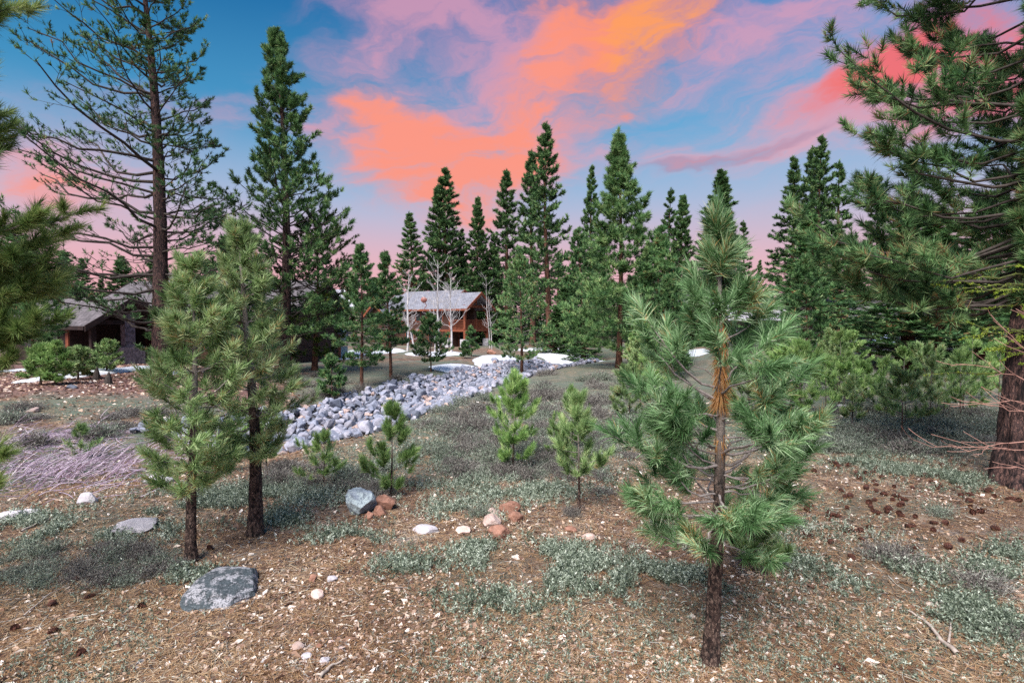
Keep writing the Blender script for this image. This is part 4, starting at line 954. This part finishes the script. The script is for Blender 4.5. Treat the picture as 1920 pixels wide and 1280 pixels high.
RM = [hull_rock(300+i, 11+i % 5) for i in range(10)]
def channel_rocks():
    rng = np.random.default_rng(12); keys = ['rk_blue', 'rk_pale', 'rk_tan', 'rk_dark']
    for k in keys: M[k]
    meshes = {k: [] for k in keys}
    for k in keys:
        for me in RM: m2 = me.copy(); m2.materials.clear(); m2.materials.append(M[k]); m2.name = 'channel_rock'; meshes[k].append(m2)
    pts = []
    tries = 0
    cell = {}
    NC = 60000; cy = 12.6+28*rng.random(NC)**1.15; ci = np.clip(np.searchsorted(CH[:, 1], cy)-1, 0, len(CH)-2)
    ct = (cy-CH[ci, 1])/(CH[ci+1, 1]-CH[ci, 1]); cx = CH[ci, 0]+ct*(CH[ci+1, 0]-CH[ci, 0])+rng.uniform(-3.1, 3.1, NC)
    okc = (ch_dist(cx, cy) < 2.35+.5*(vnoise(cx*.9, cy*.9, 5)-.5)*2) & ~((cy < 14.2) & (rng.random(NC) > (cy-12.2)/2.)); cs = np.clip(rng.lognormal(-1.32, .34, NC), .13, .55)
    for x, y, s in zip(cx[okc].tolist(), cy[okc].tolist(), cs[okc].tolist()):
        if len(pts) >= 2700: break
        key = (int(x//.7), int(y//.7)); ok = True
        for a in (-1, 0, 1):
            for b in (-1, 0, 1):
                for (qx, qy, qs) in cell.get((key[0]+a, key[1]+b), ()):
                    if (qx-x)**2+(qy-y)**2 < ((s+qs)*.34)**2: ok = False; break
        if not ok: continue
        cell.setdefault(key, []).append((x, y, s)); pts.append((x, y, s))
    pts.sort(key=lambda p: -p[2]/p[1])
    names = {'rk_blue': 'blue grey', 'rk_pale': 'pale lilac', 'rk_tan': 'tan', 'rk_dark': 'dark blue grey'}
    Vs, Fs, mats_i, o = [], [], [], 0
    for i, (x, y, s) in enumerate(pts):
        k = rng.choice(keys, p=[.42, .34, .08, .16]); me = meshes[k][rng.integers(10)]; z = gz1(x, y)+s*.26+rng.uniform(0, .07)
        rot = rng.normal(0, .5, 2); rz = rng.random()*6.28
        if i < 300:
            ob = link('channel_rock', me, None, (x, y, z)); ob.rotation_euler = (rot[0], rot[1], rz); ob.scale = (s*1.05, s*1.05, s*1.15)
            wh = 'nearest stretch' if y < 14.5 else ('middle stretch' if y < 18 else 'upper stretch'); ii = int(np.clip(np.searchsorted(CH[:, 1], y)-1, 0, len(CH)-2)); cxx = CH[ii, 0]+(y-CH[ii, 1])/(CH[ii+1, 1]-CH[ii, 1])*(CH[ii+1, 0]-CH[ii, 0])
            lb = f"{'large' if s > .33 else 'small'} {names[k]} angular rock, {'left bank' if x < cxx-.8 else ('right side' if x > cxx+.8 else 'centre')} of the rock channel, {wh}"
            tag(ob, lb, 'rock', lb)
        else:
            from mathutils import Euler
            R = np.array(Euler((rot[0], rot[1], rz)).to_matrix()); n = len(me.vertices); V = np.empty(n*3, np.float32); me.vertices.foreach_get('co', V); V = V.reshape(-1, 3)*s*1.1
            f = np.empty(len(me.polygons)*3, np.int32); me.polygons.foreach_get('vertices', f)
            Vs.append(V@R.T+np.array([x, y, z])); Fs.append(f.reshape(-1, 3)+o); o += n; mats_i.append(np.full(len(f)//3, keys.index(k), np.int32))
    ob = build('channel_rocks', np.concatenate(Vs), np.concatenate(Fs)); tag(ob, 'mass of smaller and farther rocks filling the stone channel', 'rocks', kind='stuff')
    for k in keys: ob.data.materials.append(M[k])
    ob.data.polygons.foreach_set('material_index', np.concatenate(mats_i))
channel_rocks()

# ------------------------------------------------------------------ snow
def snow(px, py, wpx, hpx, seed, label, th=.18):
    th *= .55
    x0, y0, z0 = ground_at(px, py); ya = ground_at(px, py+hpx/2)[1]; yb = ground_at(px, py-hpx/2)[1]; rx = wpx*y0/2000; ry = max((yb-ya)/2, .2)
    nr, nt_ = 14, 64; V = []; Q = []
    u = np.linspace(0, 1, nr); t = np.arange(nt_)*2*PI/nt_; U, T = np.meshgrid(u, t, indexing='ij')
    k = .78+.45*fbm(np.cos(T)*1.6+seed*3, np.sin(T)*1.6, seed, 4); X = x0+rx*U*k*np.cos(T); Y = y0+ry*U*k*np.sin(T)
    Z = gz(X, Y)+th*np.sqrt(np.clip(1-U**3, 0, 1))*(.8+.5*fbm(X*1.2, Y*1.2, seed+3))-.03
    idx = np.arange(X.size).reshape(X.shape); nx = np.roll(idx, -1, 1); Q = np.stack([idx[:-1], idx[1:], nx[1:], nx[:-1]], -1).reshape(-1, 4)
    o = build('snow_patch', np.stack([X, Y, Z], -1), None, M['snow'], Q=Q, smooth=True); tag(o, label, 'snow', 'old snow patches', 'stuff')
snow(853, 690, 96, 15, 1, 'long white snow patch at the head of the rock channel', .25)
snow(930, 674, 80, 22, 2, 'snow patch below the cabin balcony', .3)
snow(1065, 668, 130, 34, 3, 'largest snow bank left of the broad pine', .35)
snow(820, 663, 120, 9, 4, 'thin snow strip in front of the cabin', .2)
snow(705, 658, 110, 12, 5, 'snow strip behind the mid green pines')
snow(640, 672, 70, 8, 6, 'small snow streak near the bushy pine')
snow(198, 698, 66, 26, 7, 'bright snow heap before the left dark house', .3)
snow(62, 692, 36, 12, 8, 'small snow patch by the pale saplings')
snow(330, 700, 60, 10, 9, 'snow patch behind the slim green pine')
snow(1280, 665, 100, 14, 10, 'snow patch behind the near pine skirts')
snow(1440, 644, 40, 8, 11, 'snow strip at the stone base of the grey house')
snow(1590, 636, 70, 7, 12, 'snow strip beyond the low wall')
snow(1800, 640, 100, 7, 13, 'snow strip behind the red stemmed pine')
snow(930, 745, 40, 6, 14, 'tiny snow remnant on the right side of the rocks', .1)
snow(1010, 655, 90, 6, 15, 'far thin snow line right of the cabin')

# ------------------------------------------------------------------ low wall, log, stumps
def low_wall():
    a = at(1545, 652, 33.5); b = at(1880, 652, 35.5); n = 34; r = thing('low_stone_wall', 'low stone wall with pale capstones in front of the porch house', 'wall', (a[0], a[1], gz1(a[0], a[1])))
    d = np.array([b[0]-a[0], b[1]-a[1]]); L = np.hypot(*d); r.rotation_euler = (0, 0, math.atan2(d[1], d[0])); rr = random.Random(5)
    zz = r.location[2]
    for k in range(3):
        x = -rr.random()*.3
        while x < L:
            w = rr.uniform(.35, .75); X = a[0]+d[0]*(x/L); Y = a[1]+d[1]*(x/L); z = gz1(X, Y)-zz-.1
            boxes('stone', [(x, x+w-.02, -.2+rr.uniform(-.03, .03), .2, z+k*.24, z+k*.24+.22)], rr.choice(['stone_dark', 'rk_blue', 'rk_dark']), r); x += w
    x = 0
    while x < L:
        X = a[0]+d[0]*(x/L); Y = a[1]+d[1]*(x/L); z = gz1(X, Y)-zz-.1; boxes('capstone', [(x, x+.97, -.26, .26, z+.725, z+.82)], 'rk_pale', r); x += 1.
low_wall()
def stick(name, label, pts, r, mat, cat='stick', group=None, lift=.03, forks=()):
    P = []
    for px, py in pts:
        x, y, z = ground_at(px, py); P.append((x, y, z+lift))
    P = np.array(P); c = P[0].copy(); P -= c; K = 10
    t = np.linspace(0, len(P)-1, K); i = np.minimum(t.astype(int), len(P)-2); f = (t-i)[:, None]; PP = P[i]+(P[i+1]-P[i])*f
    PP[:, 2] += r*.5*np.sin(np.arange(K)*1.7)
    V, Q = tubes(PP[None], (r*(1-.7*np.linspace(0, 1, K)))[None], 7)
    o = build(name, V, None, M[mat], Q=Q, smooth=True, loc=c); tag(o, label, cat, group); return o
stick('fallen_stick', 'long pale fallen stick lying toward the bottom right', [(1795, 1232), (1765, 1205), (1730, 1165), (1700, 1150)], .02, 'twig_pale')
stick('fallen_stick', 'forked pale twig touching the long stick', [(1778, 1212), (1783, 1180), (1776, 1145)], .010, 'twig_pale')
stick('fallen_stick', 'thin twig lying across sage at the lower right', [(1900, 1160), (1820, 1130), (1740, 1098)], .006, 'twig_pale')
stick('fallen_stick', 'thin curved stick on the needles at right', [(1500, 1000), (1540, 985), (1580, 980)], .006, 'twig_pale')
stick('fallen_stick', 'pale stick on the needles left of the lichened boulder', [(45, 1160), (90, 1120), (130, 1100)], .008, 'twig_pale')
stick('fallen_stick', 'pale root like stick behind the blue grey boulder', [(640, 932), (660, 922), (700, 916)], .015, 'twig_pale')
stick('fallen_stick', 'pale stick in the sage left of the slim pine', [(40, 1000), (70, 985), (100, 975)], .016, 'twig_pale')
stick('fallen_stick', 'weathered stick under the pebble cluster at the bottom', [(600, 1275), (620, 1255), (650, 1240)], .015, 'twig_pale')
boulder('wood_chunk', 'pale broken wood chunk lying on leaves at lower right', 1760, 1136, 46, 12, 'twig_pale', 90, .4)
bpy.data.objects['wood_chunk']['category'] = 'wood chunk'
for px, py, hgt, lab in ((181, 712, 26, 'thin dark jagged stump on the edge of the snow heap'), (203, 720, 24, 'small dark green pointed stump right of the jagged one')):
    x, y, z = ground_at(px, py); s = y/1000; V, Q = tubes(np.array([[(0, 0, -.05), (0.01, 0, hgt*s*.5), (.04, 0, hgt*s)]]), np.array([[.16, .10, .01]]), 9)
    tag(build('stump', V, None, M['limb_dark'], Q=Q, loc=(x, y, z)), lab, 'stump')

# ------------------------------------------------------------------ bushes, sage, brush
M['sage'] = needle_mat('sage_leaves', [(0, (.04, .06, .04)), (.35, (.15, .185, .13)), (.7, (.34, .39, .31)), (1, (.62, .66, .56))], .2)
M['brush'] = needle_mat('brush_twigs', [(0, (.025, .02, .02)), (.35, (.09, .075, .07)), (.7, (.24, .22, .20)), (1, (.44, .43, .37))], .0)
M['litter_leaf'] = needle_mat('dry_leaves', [(0, (.10, .05, .035)), (.35, (.20, .11, .075)), (.65, (.46, .32, .24)), (.85, (.68, .56, .48)), (1, (.80, .74, .70))], .0, .7)
M['litter_needle'] = needle_mat('fallen_needles', [(0, (.10, .05, .03)), (.4, (.32, .17, .08)), (.75, (.55, .36, .20)), (1, (.68, .55, .40))], .0, .8)
def sprigs(P, rng, n, hgt, ll, lw, tint, up=.8):
    """small leafy sprigs: n leaves (2 triangles each) per sprig"""
    N = len(P); ax = nrm(np.stack([rng.normal(0, .5, N), rng.normal(0, .5, N), np.full(N, 1.)], -1)); h = hgt*rng.uniform(.5, 1.3, N)
    s = rng.random((N, n, 1)); B = P[:, None]+ax[:, None]*h[:, None, None]*s
    D = nrm(rng.normal(0, 1, (N, n, 3))+np.array([0, 0, up])); S = nrm(np.cross(D, rng.normal(0, 1, (N, n, 3)))); l = ll*rng.uniform(.6, 1.2, (N, n, 1))
    V = np.stack([B, B+D*l*.5+S*lw, B+D*l, B+D*l*.5-S*lw], 2).reshape(-1, 3); Q = np.arange(N*n*4).reshape(-1, 4)
    t = np.clip(tint[:, None]+rng.normal(0, .18, (N, n)), 0, 1).ravel(); return V, Q, t
rg = np.random.default_rng(99)
# low sage mats: one mass
def sage_mat_cover():
    pts = []
    for px, py, wx, wy, n in [(1000, 1050, 150, 30, 620), (930, 830, 160, 40, 500), (1040, 900, 130, 30, 360), (780, 870, 120, 30, 300), (1500, 830, 160, 26, 360), (1700, 820, 160, 24, 360), (1400, 1000, 200, 40, 220), (1650, 1080, 130, 40, 240), (350, 1080, 60, 20, 60), (760, 1060, 80, 20, 90), (640, 1010, 80, 20, 110), (930, 1130, 120, 30, 110), (1130, 1090, 120, 26, 420), (1250, 1080, 90, 30, 300), (900, 1030, 60, 20, 160), (1420, 1110, 60, 20, 120), (60, 985, 90, 22, 260), (200, 1000, 130, 24, 340), (120, 1030, 120, 26, 160),
                              (330, 960, 150, 30, 420), (520, 975, 60, 16, 120), (420, 930, 120, 26, 340), (560, 930, 100, 24, 240), (860, 960, 70, 20, 160), (700, 890, 80, 20, 180), (850, 900, 120, 24, 300), (980, 930, 120, 20, 240),
                              (1750, 1140, 70, 22, 200), (1860, 1160, 60, 40, 240), (1880, 1060, 60, 40, 200), (1500, 1060, 60, 20, 60), (1700, 880, 110, 24, 260), (1600, 860, 80, 22, 220), (1800, 900, 80, 20, 200), (820, 850, 90, 26, 260),
                              (800, 790, 80, 18, 200), (1120, 830, 80, 30, 260), (1250, 1130, 100, 20, 70), (650, 870, 90, 20, 220), (1560, 800, 120, 24, 300), (1700, 780, 130, 20, 300), (1150, 760, 120, 24, 340), (1020, 770, 80, 20, 200), (300, 880, 120, 20, 240)]:
        for i in range(int(n*1.35)): pts.append((rg.normal(px, wx*.5), rg.normal(py, wy*.5)))
    P = []
    for px, py in pts:
        if py < 690: continue
        d = ray(px, py); t = CAMZ/-d[2]*.97; x, y = d[0]*t, d[1]*t
        for _ in range(3):
            z = gz1(x, y); t = (CAMZ-z)/-d[2]; x, y = d[0]*t, d[1]*t
        for j in range(3): P.append((x+rg.normal(0, .06)*(y/6), y+rg.normal(0, .06)*(y/6)))
    P = np.array(P); P = P[ch_dist(P[:, 0], P[:, 1]) > np.where(P[:, 1] > 11, 2.0, 0)]; z = gz(P[:, 0], P[:, 1]); P3 = np.column_stack([P, z])
    tn = .42+1.3*(fbm(P[:, 0]*2.2, P[:, 1]*2.2, 44)-.5)+rg.normal(0, .14, len(P))
    P3 = P3[rg.random(len(P3)) < sm(fbm(P[:, 0]*1.7, P[:, 1]*1.7, 47), .36, .52)]; tn = tn[:len(P3)]
    V, Q, t = sprigs(P3, rg, 14, .11, .032, .0055, tn)
    tag(build('sage_ground_cover', V, None, M['sage'], Q=Q, tint=t), 'low grey green leafy mats spread over the forest floor', 'ground cover', kind='stuff')
sage_mat_cover()
def bush_mesh(seed, leaf, n_tw=420, r=.5, h=.35, leafn=500, flop=.5, tw=.004):
    rng = np.random.default_rng(seed); az = rng.random(n_tw)*6.28; el = rng.uniform(.1, 1.3, n_tw); L = r*rng.uniform(.5, 1.1, n_tw)
    O = np.stack([rng.normal(0, r*.25, n_tw), rng.normal(0, r*.25, n_tw), np.zeros(n_tw)], -1)
    P = limb_curves(O, az, el, L, rng, 4, -.1, .12); P[..., 2] *= h/r*1.1; P[..., 2] = np.maximum(P[..., 2], 0)
    V, Q = tubes(P, tw*(1-.6*np.linspace(0, 1, 4))[None]*np.ones((n_tw, 1)), 3); tq = np.repeat(rng.random(n_tw), 9)
    me = build('stems', V, None, M['brush'], Q=Q, tint=tq, mesh_only=True)
    a, b = along(P, .3+.7*rng.random((n_tw, max(1, leafn//n_tw)))); a = a.reshape(-1, 3)
    V, Q2, t = sprigs(a, rng, 4, .03, .035, .007, np.full(len(a), .45)+rng.normal(0, .12, len(a)))
    lf = build('leaves', V, None, M[leaf], Q=Q2, tint=t, mesh_only=True); return me, lf
BUSH = [bush_mesh(1, 'brush', leafn=840), bush_mesh(2, 'sage', leafn=840, n_tw=300), bush_mesh(3, 'brush', n_tw=560, h=.28, leafn=560), bush_mesh(4, 'sage', n_tw=260, h=.4, leafn=1040)]
def bush(px, py, wpx, v, label, group, hs=1.):
    x, y, z = ground_at(px, py); s = wpx*y/1000.; rn = random.Random(int(px*3+py)); r = thing('bush', label, 'bush', (x, y, z-.02), rn.random()*6.28, group); r.scale = (s, s, s*hs)
    tag(link('stems', BUSH[v][0], r), kind='stuff'); tag(link('leaves', BUSH[v][1], r), kind='stuff')
bush(222, 1078, 62, 3, 'upright pale green bush left of the lichened boulder', None, 1.2)
bush(1762, 965, 62, 3, 'pale straw green bush on the cone strewn slope', None, 1.1)
bush(1670, 1052, 120, 0, 'wide grey twiggy bush at the right middle', None)
bush(1840, 1100, 130, 2, 'dark twiggy bush near the right edge', None)
bush(1700, 850, 90, 0, 'twiggy bush left of the large trunk', None)
bush(1070, 965, 50, 0, 'grey twiggy tuft at the foot of the stemmed sapling', None, 1.2)
bush(900, 965, 60, 3, 'grey green bush behind the rock group', None)
bush(1130, 925, 60, 2, 'dark brush beside the stemmed sapling', None)
bush(75, 785, 42, 2, 'round dark bush on the mulch bank', None, 1.2)
bush(15, 780, 36, 0, 'dark low bush nearest the left edge on the mulch bank', None)
bush(1900, 1190, 90, 2, 'dark bush at the lower right corner', None)
zones = [(700, 1150, 745, 800, 44, 'brush right of the rocks'), (820, 1150, 800, 900, 80, 'brush around the lone bright sapling'), (470, 700, 880, 935, 26, 'brush by the thick stemmed pine'),
         (0, 330, 1030, 1100, 34, 'brush on the lower left ground'), (1430, 1880, 770, 850, 80, 'slope brush before the low wall'), (560, 800, 705, 745, 16, 'scrub along the left channel bank'),
         (1000, 1260, 700, 760, 26, 'scrub below the large snow bank'), (1450, 1860, 680, 750, 26, 'far scrub by the low wall'), (0, 420, 760, 880, 22, 'left bank scrub'), (1120, 1330, 780, 860, 30, 'brush behind the near pine')]
for zi, (x0, x1, y0, y1, n, lab) in enumerate(zones):
    rz_ = random.Random(zi)
    for i in range(n):
        px, py = rz_.uniform(x0, x1), rz_.uniform(y0, y1)
        gx, gy, _ = ground_at(px, py)
        if ch_dist(gx, gy) < 2.5 and gy > 10.5: continue
        v = rz_.choice([0, 2, 1, 3, 0] if px < 1150 else [1, 3, 1, 3, 0]); pos = 'left end' if px < x0+(x1-x0)*.33 else ('right end' if px > x0+(x1-x0)*.67 else 'middle')
        bw = rz_.uniform(46, 84); l2 = ('broad ' if bw > 65 else 'small ')+('twiggy dark ' if v in (0, 2) else 'leafy green ')+f'bush, {pos} of {lab}'
        bush(px, py, bw*min(1, max(.5, (py-600)/170)), v, l2, l2, rz_.uniform(.7, 1.15))
# violet bent stems on the left
def violet():
    rng = np.random.default_rng(8); n = 900
    px = np.concatenate([rng.normal(150, 80, n*2//3), rng.normal(60, 60, n-n*2//3)]); py = rng.normal(868, 26, n)-(px-100)*.05
    O = []
    for a, b in zip(px, py):
        d = ray(a, b); t = CAMZ/-d[2]; z = gz1(d[0]*t, d[1]*t); t = (CAMZ-z)/-d[2]; O.append((d[0]*t, d[1]*t, z))
    O = np.array(O); az = rng.normal(1.15, .75, n); el = rng.uniform(.1, 1.0, n); L = rng.uniform(.25, .9, n)
    P = limb_curves(O, az, el, L, rng, 5, -.25, .06); P[..., 2] = np.maximum(P[..., 2], gz(P[..., 0], P[..., 1])+.01)
    V, Q = tubes(P, .0065*(1-.5*np.linspace(0, 1, 5))[None]*np.ones((n, 1)), 3)
    tag(build('violet_stems', V, None, M['twig_violet'], Q=Q, tint=np.repeat(rng.random(n), 12)), 'matted bent violet grey stems lying over the left bank', 'dead stems', kind='stuff')
violet()
# red bare twigs at the right edge
def red_twigs():
    rng = np.random.default_rng(3); x, y, z = at(1960, 820, 5.2); z0 = gz1(x, y); r = thing('bare_shrub', 'bare shrub with thin pinkish twigs reaching in from the right edge', 'shrub', (x, y, z0))
    for py, L, az, el, c in [(825, 1.45, -1.5, .03, .0), (700, .75, -1.3, .75, .1), (780, 1.0, -1.7, .25, -.15), (740, .9, -1.45, .45, -.3), (850, .8, -1.4, -.05, -.1), (650, .5, -1.5, .9, 0), (880, .6, -1.6, .0, 0.), (790, .8, -1.35, .35, -.2)]:
        zz = at(1960, py, 5.2)[2]-z0; P = limb_curves(np.array([[.1, 0, zz]]), np.array([az]), np.array([el]), np.array([L]), rng, 9, c, .05)
        V, Q = tubes(P, (.006*(1-.7*np.linspace(0, 1, 9)))[None], 5); b = build('branch', V, None, M['twig_red'], r, Q=Q, smooth=True)
        S, sl = sub_limbs(P, np.array([L]), 6, .25, .45, .5, .15, rng); V, Q = tubes(S, np.full((len(S), 4), .0022), 4); tag(build('twigs', V, None, M['twig_red'], b, Q=Q), kind='stuff')
    V, Q = tubes(np.array([[(.2, 0, 0), (.14, 0, .8), (.1, 0, 1.6), (.05, 0, 2.4)]]), np.array([[.016, .013, .010, .004]]), 7); build('stem', V, None, M['twig_red'], r, Q=Q)
red_twigs()

# ------------------------------------------------------------------ litter
def scatter(n, y0, y1, pw, seed):
    rng = np.random.default_rng(seed); u = rng.random(n); a = 1-pw; Y = (y0**a+u*(y1**a-y0**a))**(1/a); X = rng.uniform(-1.08, 1.08, n)*(Y+.6); return X, Y, rng
def litter():
    X, Y, rng = scatter(120000, 3.2, 17, 1.6, 5)
    keep = rng.random(len(X)) < .25+.9*sm(fbm(X/1.3, Y/1.3, 71, 4), .42, .62)*(1-.75*sm(Y, 6, 11)); X, Y = X[keep], Y[keep]; n = len(X)
    Z = gz(X, Y)+.004; N = nrm(np.stack([rng.normal(0, .45, n), rng.normal(0, .45, n), np.ones(n)], -1)); A = nrm(np.cross(N, rng.normal(0, 1, (n, 3)))); B = np.cross(N, A)
    l = (rng.lognormal(-4.05, .42, n))[:, None]*np.maximum(1, Y/7)[:, None]; w = l*rng.uniform(.35, .8, n)[:, None]; C = np.stack([X, Y, Z], -1)+N*.006
    V = np.stack([C-A*l, C+B*w*.8+N*l*.25, C+A*l, C-B*w*.7-N*l*.05], 1).reshape(-1, 3)
    t = np.clip(rng.beta(.9, 1.1, n)+.12*(fbm(X*.8, Y*.8, 5)-.5), 0, 1)
    tag(build('leaf_litter', V, None, M['litter_leaf'], Q=np.arange(n*4).reshape(-1, 4), tint=t), 'dry pale and brown leaves scattered over the ground', 'leaf litter', kind='stuff')
    X, Y, rng = scatter(170000, 3.2, 16, 1.6, 6); n = len(X); Z = gz(X, Y)+.003
    ph = rng.random(n)*6.28; D = np.stack([np.cos(ph), np.sin(ph), rng.normal(0, .16, n)], -1); S = nrm(np.cross(D, np.array([0, 0, 1.])+rng.normal(0, .3, (n, 3)))); C = np.stack([X, Y, Z+rng.uniform(.002, .016, n)], -1)
    l = rng.uniform(.03, .085, n)[:, None]; w = .0017*np.maximum(1, Y/4.5)[:, None]
    V = np.stack([C-D*l-S*w, C-D*l+S*w, C+D*l], 1).reshape(-1, 3)
    tt = np.clip(.02+.85*fbm(X/1.1, Y/1.1, 15, 5)+rng.normal(0, .25, n), 0, 1)
    tag(build('needle_litter', V, np.arange(n*3).reshape(-1, 3), M['litter_needle'], tint=tt), 'brown and straw coloured fallen pine needles covering the ground', 'needle litter', kind='stuff')
    X, Y, rng = scatter(30000, 3.2, 24, 1.5, 9); k = rng.random(len(X)) < sm(fbm(X/1.1, Y/1.1, 91, 4), .5, .66)*.9+.02; X, Y = X[k], Y[k]; P = np.stack([X, Y, gz(X, Y)], -1)
    V, Q, t = sprigs(P, rng, 7, .05, .026, .0045, .45+rng.normal(0, .2, len(P))); tag(build('scattered_sprigs', V, None, M['sage'], Q=Q, tint=t), 'small scattered green grey sprigs in the litter', 'sprigs', kind='stuff')
    X, Y, rng = scatter(5200, 3.2, 16, 1.5, 19); n = len(X); az = rng.random(n)*6.28; O = np.stack([X, Y, gz(X, Y)+.006], -1)
    P = limb_curves(O, az, rng.normal(.02, .06, n), rng.lognormal(-2.3, .5, n), rng, 4, 0., .15); P[..., 2] = gz(P[..., 0], P[..., 1])+.008+.01*rng.random((n, 4))
    V, Q = tubes(P, rng.uniform(.0015, .0042, n)[:, None]*np.ones((1, 4)), 3); tag(build('twig_litter', V, None, M['brush'], Q=Q, tint=np.repeat(rng.beta(1, 1, n), 9)), 'small dead twigs strewn among the needles', 'twigs', kind='stuff')
    # mulch chips on the left bank
    n = 16000; X = rng.uniform(-24, -4, n); Y = rng.uniform(15, 33, n); k = rng.random(n) < mulch_mask(X, Y); X, Y = X[k], Y[k]; n = len(X); C = np.stack([X, Y, gz(X, Y)+.01], -1)
    A = nrm(rng.normal(0, 1, (n, 3))*np.array([1, 1, .3])); B = nrm(np.cross(A, rng.normal(0, 1, (n, 3)))); l = rng.uniform(.03, .09, n)[:, None]
    V = np.stack([C-A*l, C+B*l*.5, C+A*l, C-B*l*.5], 1).reshape(-1, 3); tag(build('mulch_chips', V, None, M['litter_leaf'], Q=np.arange(n*4).reshape(-1, 4), tint=rng.beta(1, 1.6, n)), 'red brown bark mulch chips on the left bank', 'mulch', kind='stuff')
litter()

# ------------------------------------------------------------------ pine cones
M['cone'] = simple('cone_brown', (.12, .045, .03), (.03, .014, .012), 30, .8)
def cone_mesh(seed):
    rng = np.random.default_rng(seed); V = []; Q = []; n = 0
    P = np.array([[(0, 0, -.052), (0, 0, -.03), (0, 0, 0), (0, 0, .03), (0, 0, .052)]]); v, q = tubes(P, np.array([[.006, .02, .024, .016, .003]]), 8); V.append(v); Q.append(q); n = len(v)
    for i in range(60):
        u = i/60; z = -.048+.096*u; r = .038*math.sin(PI*min(1, u*.95+.12))**.7; a = i*2.4; d = np.array([math.cos(a), math.sin(a), 0]); s = np.array([-d[1], d[0], 0]); c = np.array([0, 0, z])
        V.append(np.array([c+d*.012-s*.004, c+d*.012+s*.004, c+d*r+s*.009+np.array([0, 0, .010]), c+d*r-s*.009+np.array([0, 0, .010])])); Q.append(np.array([[n, n+1, n+2, n+3]])); n += 4
    return build('pine_cone', np.concatenate(V), None, M['cone'], Q=np.concatenate(Q), mesh_only=True)
CONE = [cone_mesh(i) for i in range(3)]
def pcone(px, py, label, group, s=1.):
    x, y, z = ground_at(px, py); rn = random.Random(int(px*13+py*7)); o = link('pine_cone', CONE[rn.randrange(3)], None, (x, y, z+.03*s)); o.rotation_euler = (PI/2+rn.gauss(0, .3), rn.gauss(0, .3), rn.random()*6.28); o.scale = (s,)*3
    tag(o, label, 'pine cone', group)
for px, py, lab in [(213, 1100, 'pine cone nearest the pale green bush'), (168, 1122, 'pine cone left of the one by the pale green bush'), (266, 1140, 'small reddish pine cone left of the lichened boulder'), (100, 1187, 'pine cone lying alone near the bottom left'),
                    (98, 1136, 'pine cone beside the pale stick'), (28, 1182, 'pine cone nearest the left edge'), (152, 1228, 'dark pine cone lowest on the left'), (393, 1030, 'pine cone just right of the slim pine stem'), (143, 1090, 'pine cone under the lower left brush'),
                    (103, 1018, 'pine cone among the upper left sage'), (275, 980, 'pine cone behind the pale flat slab'), (1576, 1258, 'dark pine cone near the bottom edge'), (1090, 930, 'pine cone beside the stemmed sapling')]:
    pcone(px, py, lab, None, .85)
rc = random.Random(44); n = 0
while n < 115:
    px = rc.gauss(1690, 130); py = rc.gauss(930, 55)
    if py < 862 or py > 1060 or px > 1915 or px < 1440 or (1700 < px < 1800 and 920 < py < 970): continue
    l1 = ('beside the near pine limbs', 'at the middle of the open slope', 'toward the large trunk')[0 if px < 1610 else (1 if px < 1760 else 2)]; l2 = ('upper', 'middle', 'lower')[0 if py < 905 else (1 if py < 955 else 2)]
    l3 = f'dark pine cone {l1}, {l2} band of the strewn cones'; pcone(px, py, l3, l3, rc.uniform(.7, 1.15)); n += 1
print('tris', sum(len(m.polygons) for m in bpy.data.meshes))
